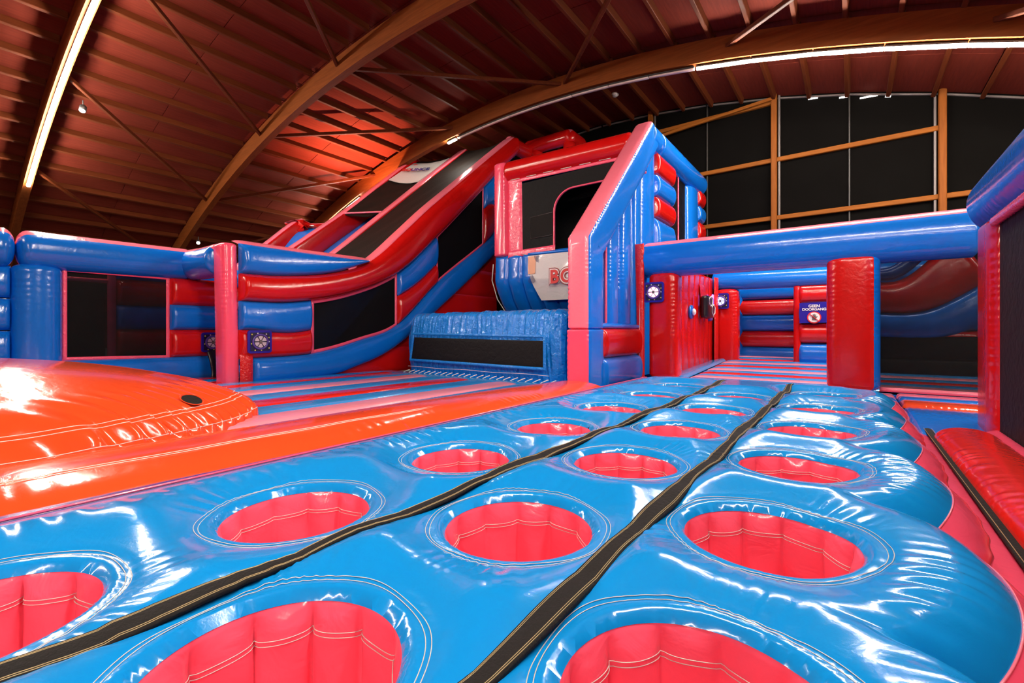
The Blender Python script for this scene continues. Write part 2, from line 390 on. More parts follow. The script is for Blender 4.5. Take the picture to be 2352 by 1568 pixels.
lo_ = bpy.data.objects.new('flood_beam', ld); C.objects.link(lo_); lo_.parent = fl; lo_.location = (0, 0, .33); lo_.rotation_euler = (PI, 0, 0)
det = thing('smoke_detector', 'round off-white detector on the roof deck above the pink beam', 'detector', (-8.0, 18.0, arch_z(-8)+DECK-.05))
P0 = np.array((-8.0, 18.0, arch_z(-8)+DECK-.02)); sweep('base', [P0, P0-np.array((0, 0, .06))], .16, .16, 'detector_white', det, seg=16, hint=(0, 1, 0), step=.05)
sweep('cover', [P0-np.array((0, 0, .05)), P0-np.array((0, 0, .13))], .12, .12, 'detector_white', det, seg=16, hint=(0, 1, 0), step=.02, cap=.06)

# ================================================================== HOLE PLATFORM
HOLES = [(-2.62, y) for y in (.12, 1.40, 2.80, 4.28, 5.79, 7.32, 8.85)]+[(-1.47, y) for y in (.70, 2.03, 3.49, 4.96, 6.43, 7.98)]+[(-.35, y) for y in (1.36, 2.68, 4.19, 5.74, 7.30, 8.90)]
HR, RS = .40, .485
NOT = np.array([-1.9, -.65, .68, 2.02, 3.43, 4.96, 6.52, 8.10, 9.75])
HA = np.array(HOLES)
def lobe_u(y):
    y = np.asarray(y, float); k = np.clip(np.searchsorted(NOT, y)-1, 0, len(NOT)-2)
    return (y-NOT[k])/(NOT[k+1]-NOT[k])*2-1
def x_edge(y):
    u = lobe_u(y); e = .20+.33*np.sqrt(np.clip(1-u*u, 0, 1))
    y = np.asarray(y, float)
    return e-np.where(y > 9.2, (y-9.2)**2*.5, 0)
def plat_z(x, y):
    x = np.asarray(x, float); y = np.asarray(y, float)
    B = np.ones_like(x); lip = np.zeros_like(x); gro = np.zeros_like(x); rip = np.zeros_like(x)
    for i, (hx, hy) in enumerate(HOLES):
        dx, dy = x-hx, y-hy; d = np.hypot(dx, dy); near = d < 1.3
        q = np.clip((d-.43)/.42, 0, 1); B *= q*q*(3-2*q)
        m = np.clip((HR+.06-d)/.06, 0, 1); lip = np.maximum(lip, .045*(1-np.sqrt(1-m*m)))
        gro += .009*np.exp(-((d-RS)/.022)**2)
        th = np.arctan2(dy, dx); gate = np.clip(np.sin(th*2+i*1.3)+.35*np.sin(th*5+i), 0, 1.2)
        rip += np.where(near, .0055*np.sin(th*52+3*np.sin(th*7+i*2)+i)*gate*np.exp(-((d-RS-.08)/.085)**2), 0)
    z = -1.045+.095*B-lip-gro+rip
    for sx in (-2.02, -.89): z -= .02*np.exp(-((x-sx)/.07)**2)
    # right edge: scalloped lobes that roll over, valleys running in from each notch
    xe = x_edge(y); u = lobe_u(y); t = np.clip((x-.02)/(xe-.02), 0, 1)
    z += .05*(1-u*u)*np.clip((x+.15)/.35, 0, 1)-.12*np.abs(u)**4*np.clip((x+.12)/.36, 0, 1)
    z -= .17*t**3.2
    fan = np.clip((x+.05)/.3, 0, 1)*np.clip(1-t**6, 0, 1)
    z += .0085*fan*np.sin(y*58+6*np.sin(y*1.9)+x*9*u)*np.clip(.35+.8*np.sin(y*3.1+1)+.5*np.abs(u), 0, 1.1)*np.exp(-((t-.55)/.4)**2)
    # left edge
    tl = np.clip((-3.05-x)/.55, 0, 1); z -= .06*tl**1.8
    z += .007*np.sin(y*40+4*np.sin(y*2.3))*np.exp(-((x+3.35)/.10)**2)
    # ends
    te = np.clip((y-9.55)/.75, 0, 1); z -= .26*te**2.2
    return z
plat = thing('hole_platform', 'large blue inflatable platform with pink-lined round holes and two black straps, filling the foreground', 'platform', (-1.5, 4.0, FL))
GX = np.arange(-3.60, .6001, .021); GY = np.arange(-1.6, 10.3, .023)
XX, YY = np.meshgrid(GX, GY, indexing='ij')
XE = x_edge(YY); XX = np.where(XX > .02, .02+(XX-.02)*(XE-.02)/(.6-.02), XX)
keep_v = np.ones(XX.shape, bool)
for hx, hy in HOLES:
    dx, dy = XX-hx, YY-hy; d = np.hypot(dx, dy); s = np.abs(d-HR) < .0155
    XX = np.where(s, hx+dx/np.maximum(d, 1e-6)*HR, XX); YY = np.where(s, hy+dy/np.maximum(d, 1e-6)*HR, YY)
    keep_v &= ~(np.hypot(XX-hx, YY-hy) < HR-.004)
ZZ = plat_z(XX, YY)
nX, nY = XX.shape; idx = np.arange(nX*nY).reshape(nX, nY)
Q = np.stack([idx[:-1, :-1], idx[1:, :-1], idx[1:, 1:], idx[:-1, 1:]], -1).reshape(-1, 4)
ok = keep_v.ravel()[Q].all(1); Q = Q[ok]
used = np.zeros(nX*nY, bool); used[Q.ravel()] = True; remap = np.cumsum(used)-1
PV = np.stack([XX, YY, ZZ], -1).reshape(-1, 3)[used]
mk('top_sheet', PV, remap[Q].tolist(), 'blue_top', plat)
# hole liners
def hole_liner(hx, hy, k):
    nth, npl = 192, 12; th = np.arange(nth)/nth*2*PI; rows = np.concatenate([np.linspace(0, .05, 5), np.linspace(.09, .62, 12)])
    zr = plat_z(hx+HR*np.cos(th), hy+HR*np.sin(th)); V = []; F = []
    ph = k*.7
    for v in rows:
        pleat = np.abs(np.sin(npl/2*th+ph))**.38; jit = 1+.25*np.sin(3*th+k)
        r = HR+.004*(v < .001)-.055*pleat*jit*min(1, v/.08)+.030*min(1, v/.08)-.06*v+.004*np.sin(9*th+14*v+k)*min(1, v/.1)
        V.append(np.stack([hx+r*np.cos(th), hy+r*np.sin(th), zr*(1-v/.62)+(-1.76)*(v/.62)], -1))
    V = np.array(V).reshape(-1, 3); nr = len(rows)
    for i in range(nr-1):
        for j in range(nth): F.append((i*nth+j, (i+1)*nth+j, (i+1)*nth+(j+1) % nth, i*nth+(j+1) % nth))
    F.append(tuple((nr-1)*nth+j for j in range(nth-1, -1, -1)))
    o = mk('hole_liner', V, F, 'hole_pink', plat)
    # two sewn lines inside the liner and two on the top sheet
    thc = np.linspace(0, 2*PI, 193)
    for dv in (.105, .122):
        pleat = np.abs(np.sin(npl/2*thc+ph))**.38; r = HR-.055*pleat*(1+.25*np.sin(3*thc+k))+.030-.06*dv-.004
        zz = np.interp(thc, np.append(th, 2*PI), np.append(zr, zr[0]))
        sag = dv+.012*np.sin(2*thc+k)
        thread('seam_stitch', np.stack([hx+r*np.cos(thc), hy+r*np.sin(thc), zz*(1-sag/.62)-1.76*(sag/.62)], -1), .0019, 'thread', o, 4)
    for rr in (RS-.010, RS+.010):
        w_ = rr+.008*np.sin(3*thc+k)+.005*np.sin(7*thc+2*k)
        x, y = hx+w_*np.cos(thc), hy+w_*np.sin(thc)
        thread('ring_stitch', np.stack([x, y, plat_z(x, y)+.003], -1), .0019, 'thread', o, 4)
for k, (hx, hy) in enumerate(HOLES): hole_liner(hx, hy, k)
# straps with gold edge stitching
for sx in (-2.02, -.89):
    y = np.arange(-1.6, 9.85, .04); V = []; F = []
    xc = sx+.007*np.sin(y*2.3+sx)+.003*np.sin(y*7.1); wd = .052+.008*np.sin(y*5.1+1+sx)
    offs = np.linspace(-1, 1, 7); 
    crest = np.array([max(plat_z(np.linspace(a-.06, a+.06, 7), np.full(7, b)).max(), -9) for a, b in zip(xc, y)])
    roll = .35*np.sin(y*2.2+sx)
    for o_ in offs:
        V.append(np.stack([xc+o_*wd, y, crest+.008-.006*o_*o_+roll*.02*o_], -1))
    for o_ in offs[::-1]:
        V.append(np.stack([xc+o_*wd, y, crest-.004-.012*o_*o_+roll*.02*o_], -1))
    V = np.array(V); m_, n_ = V.shape[:2]; Vv = V.reshape(-1, 3)
    for i in range(m_):
        for j in range(n_-1): F.append((i*n_+j, i*n_+j+1, ((i+1) % m_)*n_+j+1, ((i+1) % m_)*n_+j)[::-1])
    st = mk('strap', Vv, F, 'black_strap', plat)
    for o_ in (-.80, -.66, .66, .80):
        thread('strap_stitch', np.stack([xc+o_*wd, y, crest+.0075-.006*o_*o_+roll*.02*o_], -1), .0019, 'thread_gold', st, 4)
# pink side lobes below the scalloped edge, then the flat pink border and its black strap
for k in range(len(NOT)-1):
    y = np.linspace(NOT[k]+.001, NOT[k+1]-.001, 56); xe = x_edge(y)
    if NOT[k] > 9.7: continue
    zt = plat_z(xe, y); V = []; F = []; rows = np.linspace(0, 1, 14); u = lobe_u(y)
    for v in rows:
        bul = (.20*np.sqrt(np.clip(1-u*u, 0, 1))+.02)*np.sin(PI*min(1, v*1.05))**.8
        x = xe*(1-v)+(.70)*v*.75+xe*v*.25+bul*.45; z = zt*(1-v)+(-1.50)*v
        x = x+.006*np.sin(z*50+y*21)*np.sin(PI*v)
        V.append(np.stack([x, y, z], -1))
    V = np.array(V).reshape(-1, 3); n_ = len(y)
    for i in range(13):
        for j in range(n_-1): F.append((i*n_+j, (i+1)*n_+j, (i+1)*n_+j+1, i*n_+j+1))
    mk('side_lobe', V, F, 'pink', plat)
    thread('edge_piping', np.stack([xe+.002, y, zt], -1), .005, 'pink_light', plat, 5)
sweep('pink_border', [(.62, -1.6, -1.56), (.62, 9.95, -1.56)], .07, .30, 'pink', plat, expo=3, cap=.1, step=.06, ripple=.012, rfreq=7)
sweep('border_strap', [(.92, -1.6, -1.475), (.90, 4, -1.475), (.92, 9.3, -1.475)], .018, .045, 'black_strap', plat, expo=3, step=.1)
thread('border_stitch', [(.965, y, -1.458) for y in np.arange(-1.5, 9.3, .1)], .003, 'thread_gold', plat); thread('border_stitch', [(.875, y, -1.458) for y in np.arange(-1.5, 9.3, .1)], .003, 'thread_gold', plat)
# left edge tape, far-end skirt and lower body
pillow('edge_tape', [(-4.18, -1.6, -1.22), (-4.05, 9.6, -1.26)], [(-3.57, -1.6, -1.115), (-3.57, 9.9, -1.14)], (-.1, 0, 1), .045, .02, 'blue_top', plat, ripple=.014, rfreq=6, end=.05, step=.03)
thread('edge_piping', np.stack([np.full(240, -3.585), np.linspace(-1.6, 10.2, 240), plat_z(np.full(240, -3.585), np.linspace(-1.6, 10.2, 240))+.010], -1), .009, 'pink', plat)
sweep('seam_flap', [(-4.34, -1.6, -1.215), (-4.19, 9.5, -1.26)], .022, .17, 'dark_blue', plat, expo=2.5, step=.08, ripple=.015, rfreq=5)
pillow('end_skirt', [(-3.6, 10.28, -1.9), (.35, 10.28, -1.9)], [(-3.6, 10.28, -1.36), (.35, 10.28, -1.40)], (0, 1, 0), .12, .02, 'blue_top', plat)

# ================================================================== ORANGE KERB, DOME, STRIPED BED
kerb = thing('orange_kerb_cushion', 'long orange-red inflatable kerb between the hole platform and the striped bed', 'cushion', (-5.2, 3, FL))
kc = sweep('cushion', [(-5.42, -2.6, -1.42), (-5.38, 4, -1.42), (-5.1, 7, -1.40), (-4.80, 9.15, -1.40)], .30, .82, 'orange', kerb, expo=2.3, seg=48, cap=.25, step=.03, ripple=.016, rfreq=7, seed=2)  # orange tone: bright light on red PVC put into the colour
for dx in (.30, .345):
    thread('stitch', [(-5.39+.52*max(0, (y-3.5)/5)**1.4+dx+.012*math.sin(y*5), y, -1.42+.30*(1-((dx)/.80)**2.3)**(1/2.3)+.004) for y in np.arange(-2.4, 8.8, .06)], .004, 'rope', kc, 4)
pillow('flap', [(-4.85, -2.6, -1.36), (-4.35, 9.3, -1.36)], [(-4.55, -2.6, -1.27), (-4.3, 9.3, -1.31)], (0, 0, 1), .05, .03, 'orange', kerb, ripple=.022, rfreq=4, end=.05)

bed = thing('striped_bounce_bed', 'blue, pink and red striped bounce bed left of the orange kerb', 'bounce bed', (-9, 4, FL))
SB = [-5.95, -6.75, -7.55, -8.35, -9.2, -10.0, -10.8, -11.6, -12.15, -12.75]; SCOL = ['blue_sheen', 'pink_sheen', 'blue_sheen', 'red_bright', 'blue_sheen', 'pink_sheen', 'blue_sheen', 'red_bright', 'blue_sheen']  # stripe pink and blue lightened, ceiling reflection put into the colour
for i, c in enumerate(SCOL):
    pillow('stripe', [(SB[i+1], -3, -1.36), (SB[i+1], 9.35, -1.36)], [(SB[i], -3, -1.36), (SB[i], 9.35, -1.36)], (0, 0, 1), .06, .02, c, bed, end=.15, step=.05, ripple=.006)
for i, c in enumerate(['red', 'blue_top', 'red']):
    pillow('stripe', [(-13.45-i*.7, -3, -1.36), (-13.45-i*.7, 5.5, -1.36)], [(-12.75-i*.7, -3, -1.36), (-12.75-i*.7, 5.5, -1.36)], (0, 0, 1), .06, .02, c, bed, end=.15)
pillow('end_strip', [(-12.7, 9.3, -1.36), (-5.4, 9.3, -1.36)], [(-12.7, 9.95, -1.36), (-5.4, 9.95, -1.36)], (0, 0, 1), .05, .02, 'blue_top', bed)
boxm('bed_body', (-14.5, -3, FL), (-5.9, 9.95, -1.375), 'blue', bed)

dome = thing('orange_dome', 'big glossy orange-red inflatable dome at the left, with sewn base', 'dome', (-9.6, -.6, FL))
DC = np.array((-9.6, -1.0)); DAX, DAY, DH = 3.45, 4.75, 1.08
def dome_pt(r, th):
    r = np.asarray(r, float); th = np.asarray(th, float); e = 3.0
    ct, st = np.cos(th), np.sin(th); k = (np.abs(ct)**e+np.abs(st)**e)**(-1/e)
    x = DC[0]+DAX*r*k*ct; y = DC[1]+DAY*r*k*st
    z = -1.40+DH*(1-np.abs(r)**2.2)**.54
    wr = np.clip((r-.76)/.20, 0, 1)**1.3*np.clip((1.0-r)/.02, 0, 1)
    z = z+.022*wr*np.sin(th*90+6*np.sin(th*9)+3*np.sin(r*9+th*5))*np.clip(.75+.35*np.sin(th*13+1), .3, 1)
    z = z-.010*np.exp(-((r-.93)/.010)**2)
    wv = wr*np.sin(th*90+6*np.sin(th*9)+3*np.sin(r*9+th*5))*np.clip(.75+.35*np.sin(th*13+1), .3, 1)
    x = x+.07*wv*ct; y = y+.07*wv*st
    return np.stack([x, y, z], -1)
nr, nth = 90, 1080; rr = np.concatenate([[.0005], np.linspace(0, 1, nr)[1:]**.75]); th = np.arange(nth)/nth*2*PI
V = dome_pt(rr[:, None], th[None]).reshape(-1, 3); F = []
for i in range(nr-1):
    for j in range(nth): k = (j+1) % nth; F.append((i*nth+j, (i+1)*nth+j, (i+1)*nth+k, i*nth+k))
shell = mk('dome_shell', V, F, 'orange', dome)  # red shell with the bright lighting put into its orange colour
for r0 in (.925, .938, .985):
    tt = np.linspace(0, 2*PI, 700); thread('stitch', dome_pt(np.full(700, r0), tt)+np.array((0, 0, .006)), .0045, 'rope', shell, 4)
vent_c = dome_pt(np.array([.90]), np.array([.76]))[0]
p1 = dome_pt(np.array([.91]), np.array([.76]))[0]; p2 = dome_pt(np.array([.90]), np.array([.77]))[0]
nn = nrm(np.cross(p1-vent_c, p2-vent_c)); nn = nn if nn[2] > 0 else -nn
U_ = nrm(np.cross(nn, (0, 0, 1))); W_ = np.cross(nn, U_); W_ = W_ if np.dot(np.cross(U_, W_), nn) > 0 else -W_
plate('vent_patch', circle(.12, 28), U_, W_, vent_c+nn*.015, .012, 'black_strap', dome)
thread('vent_stitch', [vent_c+nn*.03+U_*.135*math.cos(a)+W_*.135*math.sin(a) for a in np.linspace(0, 2*PI, 40)], .006, 'orange', shell)
for a0 in (2.3, -.55):
    tt = np.linspace(.05, .9, 60); thread('panel_seam', dome_pt(tt, np.full(60, a0))+np.array((0, 0, .002)), .006, 'pink', shell, 4)

# ================================================================== helper: mesh window with sewn pink frame in a vertical plane
def frame_window(parent, quad, nv, fw=.09, netmat='net', fcol='crinkle_pink', recess=.05):
    """quad: lower-left, lower-right, upper-right, upper-left points, polyline edges allowed (list of points)"""
    bot, right, top, left = quad; nv = nrm(nv)
    lo = np.asarray(bot, float); up = np.asarray(top, float)
    n = 24
    def rs(P):
        P = np.asarray(P, float); s = np.concatenate([[0], np.cumsum(np.linalg.norm(np.diff(P, axis=0), axis=1))]); t = np.linspace(0, s[-1], n)
        return np.stack([np.interp(t, s, P[:, k]) for k in range(3)], -1)
    lo, up = rs(lo), rs(up)
    V = []; F = []
    for sg in (.0, -.03):
        for i in range(n):
            for j in range(9): V.append(lo[i]+(up[i]-lo[i])*j/8+nv*(sg-recess+.02*math.sin(i*.5)*math.sin(j*.7)))
    m = 9
    for b_ in (0, n*m):
        for i in range(n-1):
            for j in range(8):
                q = (b_+i*m+j, b_+(i+1)*m+j, b_+(i+1)*m+j+1, b_+i*m+j+1); F.append(q if b_ == 0 else q[::-1])
    pan = mk('mesh_panel', V, F, netmat, parent); parent = pan
    upv = (up-lo)/np.linalg.norm(up-lo, axis=1)[:, None]
    pillow('window_frame', lo, lo+upv*fw, nv, .025, .03, fcol, parent, nt=5, end=.02, ripple=.012, rfreq=14)
    pillow('window_frame', up-upv*fw, up, nv, .025, .03, fcol, parent, nt=5, end=.02, ripple=.012, rfreq=14)
    for a, b, sg in ((lo[0], up[0], 1), (lo[-1], up[-1], -1)):
        e = nrm(lo[1]-lo[0])*fw*sg
        pillow('window_frame', [a, b], [a+e, b+e], nv, .028, .03, fcol, parent, nt=5, end=.02, ripple=.012, rfreq=14, step=.05)

# ================================================================== LEFT WALL
XL = -14.9
lw = thing('left_inflatable_wall', 'blue inflatable side wall with a dark mesh window behind the orange dome', 'inflatable wall', (XL, 2.5, FL))
sweep('top_tube', [(XL-.1, -2.5, 1.84), (XL-.1, 1.52, 1.84)], .44, .42, ['blue', 'pink_light'], lw, fmfn=top_pink, cap=.22, step=.04, ripple=.006, seed=1)
sweep('top_tube', [(XL-.1, 1.5, 1.84), (XL-.1, 4.95, 1.86)], .44, .42, ['blue', 'pink_light'], lw, fmfn=top_pink, cap=.22, step=.04, ripple=.006, seed=4)
sweep('corner_tube', [(XL-.1, 4.9, 1.86), (-14.2, 5.0, 1.86), (-13.2, 5.05, 1.88)], .43, .40, ['blue', 'pink_light'], lw, fmfn=top_pink, cap=.16, step=.04, ripple=.005, seed=3)
sweep('column', [(XL-.15, 1.86, -1.4), (XL-.15, 1.86, 1.55)], .40, .42, 'blue', lw, hint=(1, 0, 0), expo=2.4, cap=.18, step=.03, ripple=.012, rfreq=7, seed=5)
for z0, z1 in ((-1.4, -.72), (-.7, .0), (.02, .72), (.74, 1.45)):
    pillow('band', [(XL-.1, -2.5, z0), (XL-.1, 1.45, z0)], [(XL-.1, -2.5, z1), (XL-.1, 1.45, z1)], (1, 0, 0), .22, .15, 'blue', lw, end=.1)
for z0, z1, c in ((-.72, .03, 'red'), (.03, .72, 'blue'), (.72, 1.46, 'red')):
    pillow('band', [(XL, 4.37, z0), (XL, 5.9, z0)], [(XL, 4.37, z1), (XL, 5.9, z1)], (1, 0, 0), .20, .15, c, lw, end=.10)
pillow('band', [(XL, 2.25, -1.4), (XL, 5.9, -1.4)], [(XL, 2.25, -.70), (XL, 5.9, -.72)], (1, 0, 0), .22, .15, 'blue', lw, end=.12)
frame_window(lw, ([(XL, 2.26, -.70), (XL, 4.37, -.74)], None, [(XL, 2.26, 1.50), (XL, 4.37, 1.48)], None), (1, 0, 0), .085, 'net_clear')
inner = thing('inner_wall', 'red and blue inner wall seen dimly through the left mesh window', 'inflatable wall', (-17, 4, FL))
for z0, z1, c in ((-1.4, -.7, 'blue'), (-.7, .05, 'red'), (.05, .75, 'blue'), (.75, 1.5, 'red'), (1.5, 2.1, 'blue')):
    pillow('band', [(-17, 3.7, z0), (-17, 8, z0)], [(-17, 3.7, z1), (-17, 8, z1)], (1, 0, 0), .2, .15, c, inner, end=.12)
sweep('post', [(-17, 3.6, -1.4), (-17, 3.6, 2)], .1, .1, 'pink', inner, hint=(1, 0, 0))
pillow('dark_panel', [(-17.2, -1, -1.6), (-17.2, 3.5, -1.6)], [(-17.2, -1, 1.35), (-17.2, 3.5, 1.35)], (1, 0, 0), .05, .05, 'black_cloth', inner)
sweep('rail', [(-17, -1, 1.42), (-17, 3.5, 1.42)], .06, .06, 'pink', inner)

# ================================================================== SLIDE
XS = -12.7
sl = thing('giant_slide', 'tall red, blue and pink inflatable slide rising under the roof', 'slide', (XS, 11, FL))
def yz(L, x=XS, n=None): 
    P = [(x, y, z) for y, z in L]; return smooth_path(P, n or 80)
n_ = 96
E_top = [(5.18, 1.50), (6.3, 1.54), (7.8, 1.76), (9.2, 2.28), (10.7, 3.53), (11.88, 4.60), (13.63, 6.08), (15.35, 7.53), (17.25, 9.13)]
E_low = [(5.18, .78), (6.6, .82), (8.4, 1.18), (10.33, 2.02), (12.2, 3.62), (14.0, 5.3), (15.4, 6.62), (17.25, 8.3)]
sm = lambda L, a=0, b=1, n=n_: smooth_path([(XS, y, z) for y, z in L], n)
def cut(L, y0, y1, n=60):
    P = smooth_path([(XS, y, z) for y, z in L], 200); y = np.linspace(y0, y1, n)
    return np.stack([np.full(n, XS), y, np.interp(y, P[:, 1], P[:, 2])], -1)
LBU = [(5.18, -.72), (7.18, -.66), (8.8, -.30), (10.33, .22), (12.25, 1.86), (15.0, 3.75), (15.95, 4.62)]
LBL = [(5.18, -1.42), (7.6, -1.36), (8.72, -1.12), (9.74, -.78), (10.87, -.14), (12.15, .75), (13.6, 1.80), (15.95, 3.6)]
MIDA = [(5.18, .03), (7.2, .04), (10.33, 1.21), (12.22, 2.55), (15.0, 5.26), (15.95, 5.65)]
W1T = [(10.33, 2.0), (12.2, 3.6)]
nS = (1, 0, 0)
# outer side wall, band by band
def cb(name, L0, L1, y0, y1, bf, mat, **k): 
    n = max(12, int((y1-y0)/.045)); return pillow(name, cut(L0, y0, y1, n), cut(L1, y0, y1, n), nS, bf, .15, mat, sl, **k)
TT = [(5.18, 2.27), (7.0, 2.27), (9.2, 2.30)]
cb('side_band', [(5.18, 1.48), (6.3, 1.52), (7.8, 1.76), (9.15, 2.26)], TT, 5.2, 9.15, .24, 'blue', end=.2)
pillow('top_piping', cut(TT, 5.2, 9.3, 80)+np.array((-.45, 0, .12)), cut(TT, 5.2, 9.3, 80)+np.array((.0, 0, -.02)), (.3, 0, 1), .07, .03, 'pink_light', sl)
cb('curved_rail', E_low, E_top, 5.2, 17.25, .36, 'red', end=.12, nt=14, rfreq=5)
cb('side_band', MIDA, E_low, 5.2, 7.17, .20, 'blue', end=.10)
cb('side_band', LBU, MIDA, 5.2, 7.17, .20, 'red', end=.10)
cb('side_band', MIDA, E_low, 10.33, 12.2, .18, 'blue', end=.08)
cb('side_band', LBU, MIDA, 10.33, 12.2, .18, 'red', end=.08)
cb('side_band', MIDA, E_low, 14.98, 15.95, .16, 'blue', end=.08)
cb('side_band', LBU, MIDA, 14.98, 15.95, .16, 'red', end=.08)
cb('lower_band', LBL, LBU, 5.5, 15.95, .26, 'blue', end=.12, nt=12, rfreq=4)
pillow('red_strap_cover', [(XS+.14, 5.18, -1.4), (XS+.14, 5.18, -.6)], [(XS+.14, 5.5, -1.4), (XS+.14, 5.5, -.6)], nS, .06, .05, 'crinkle_red', sl, nt=6)
frame_window(sl, (cut(LBU, 7.17, 10.33, 24), None, cut(E_low, 7.17, 10.33, 24), None), nS, .10, 'net')
frame_window(sl, (cut(LBU, 12.2, 14.98, 24), None, cut(E_low, 12.2, 14.98, 24), None), nS, .10, 'net')
# red wedge under the slide
for i, (z0, z1) in enumerate([(-1.4, -.55), (-.55, .45), (.45, 1.5), (1.5, 2.6), (2.6, 3.6)]):
    y_of = lambda z: float(np.interp(z, [p[1] for p in LBL], [p[0] for p in LBL]))
    a, b = y_of(z0 if z0 > -1.39 else -1.39), y_of(z1)
    pillow('underside_panel', [(XS-.08, a-.1, z0), (XS-.08, 15.95, z0)], [(XS-.08, b-.1, z1), (XS-.08, 15.95, z1)], nS, .07, .1, 'red', sl, end=.05)
# pink end post of the side wall
sweep('end_post', [(XS-.27, 5.06, -1.42), (XS-.30, 5.0, 2.28)], .33, .20, ['pink', 'blue'], sl, hint=(1, 0, 0), expo=3.5, cap=.10, step=.025, ripple=.010, rfreq=10, seed=3)
# lane walls: pink topped, red sided
def lane_wall(x, pts, wd, depth=.9):
    P = np.array([(x, y, z) for y, z in pts]); P = smooth_path(P, 60)
    T = np.gradient(P, axis=0); T /= np.linalg.norm(T, axis=1)[:, None]; Un = np.array([nrm(np.array((0, 0, 1.))-t[2]*t) for t in T])
    sweep('lane_wall', P-Un*depth/2, depth/2, wd/2, ['red', 'pink_light'], sl, expo=6, seg=36, fmfn=top_pink if False else (lambda t: 1 if math.cos(t) > .705 else 0), step=.12, cap=.12)
lane_wall(XS-.34, [(8.7, 2.2), (9.41, 2.47), (10.7, 3.62), (11.88, 4.70), (13.63, 6.17), (15.35, 7.62), (17.3, 9.24)], .70, .8)
lane_wall(-16.3, [(6.6, .9), (9.2, 2.45), (10.16, 3.17), (11.52, 4.35), (12.91, 5.55), (14.87, 7.25), (17.6, 9.55)], .62)
lane_wall(-18.4, [(7.3, 1.65), (9.7, 3.62), (12, 5.5), (13.75, 7.08), (15.7, 8.80), (16.3, 9.0)], .6)
lane_wall(-21.0, [(8.4, 2.7), (9.8, 4.05), (11.15, 5.25), (11.9, 5.2), (14.5, 5.9)], .6)
def sheet(name, A, B, mat, th=.04, sagz=.12):
    A = smooth_path(A, 40); B = smooth_path(B, 40); V = []; F = []; n = min(len(A), len(B)); m = 13
    for sg in (0, -th):
        for i in range(n):
            for j in range(m):
                t = j/(m-1); p = A[i]+(B[i]-A[i])*t; V.append(p+np.array((0, 0, sg-sagz*math.sin(PI*t)+.02*math.sin(i*.7+j)*math.sin(PI*t))))
    for b_ in (0, n*m):
        for i in range(n-1):
            for j in range(m-1):
                q = (b_+i*m+j, b_+(i+1)*m+j, b_+(i+1)*m+j+1, b_+i*m+j+1); F.append(q if b_ else q[::-1])
    return mk(name, V, F, mat, sl)
ptsA = [(XS-.66, 9.41, 2.35), (XS-.66, 11.88, 4.60), (XS-.66, 15.35, 7.5), (XS-.66, 17.2, 9.08)]
ptsB = [(-16.02, 9.2, 2.33), (-16.02, 11.52, 4.22), (-16.02, 14.87, 7.12), (-16.02, 17.5, 9.35)]
sheet('slide_net', ptsA, ptsB, 'net_slide')
sheet('slide_net', [(-16.58, 12.65, 5.22), (-16.58, 14.6, 6.9), (-16.58, 17.4, 9.25)], [(-18.12, 11.8, 5.22), (-18.12, 14.0, 7.18), (-18.12, 16.1, 8.85)], 'net_slide')
sweep('net_hem', [(-16.58, 12.65, 5.25), (-18.12, 11.8, 5.25)], .04, .05, 'pink_light', sl)
sheet('lane_floor', [(XS-.6, 5.6, -1.2), (XS-.6, 8, -.6), (XS-.6, 12, 3.6), (XS-.6, 17, 8.2)], [(-16.1, 5.6, -1.2), (-16.1, 8, -.6), (-16.1, 12, 3.6), (-16.1, 17, 8.2)], 'blue', .3)
sheet('lane_floor', [(-16.55, 6, .2), (-16.55, 9, 1.9), (-16.55, 12, 4.4), (-16.55, 17, 8.3)], [(-18.2, 6, .2), (-18.2, 9, 1.9), (-18.2, 12, 4.4), (-18.2, 17, 8.3)], 'blue', .3)
sheet('lane_floor', [(-18.65, 7, .8), (-18.65, 10, 3.0), (-18.65, 12.2, 4.9), (-18.65, 15, 5.3)], [(-20.8, 7, .8), (-20.8, 10, 3.4), (-20.8, 11.5, 4.9), (-20.8, 15, 5.3)], 'blue', .3)
# tower head at the top of the slide
sweep('head_rail', [(XS-.35, 17.15, 8.92), (XS-.35, 18.95, 8.92)], .36, .34, ['red', 'pink_light'], sl, fmfn=lambda t: 1 if math.cos(t) > .88 else 0, cap=.15)
sweep('head_rail', [(XS-.5, 18.95, 9.22), (-10.6, 18.95, 9.22)], .36, .34, ['red', 'pink_light'], sl, fmfn=lambda t: 1 if math.cos(t) > .9 else 0, cap=.15, ripple=.005)
sweep('head_rail', [(-10.75, 18.8, 9.22), (-10.75, 20.2, 9.2)], .36, .34, ['red', 'pink_light'], sl, fmfn=lambda t: 1 if math.cos(t) > .75 else 0, cap=.15)
for x in (-12.6, -10.75):
    sweep('head_post', [(x, 19.0, 5.5), (x, 19.0, 9.0)], .3, .3, 'red', sl, hint=(1, 0, 0), cap=.1)
pillow('head_panel', [(-14, 19.3, 4.0), (-9.5, 19.3, 4.0)], [(-14, 19.3, 8.75), (-9.5, 19.3, 8.75)], (0, -1, 0), .15, .1, 'blue', sl)
pillow('head_side', [(XS-.2, 16.0, 4.0), (XS-.2, 19.0, 4.0)], [(XS-.2, 16.0, 7.4), (XS-.2, 19.0, 8.6)], (1, 0, 0), .15, .1, 'blue', sl)
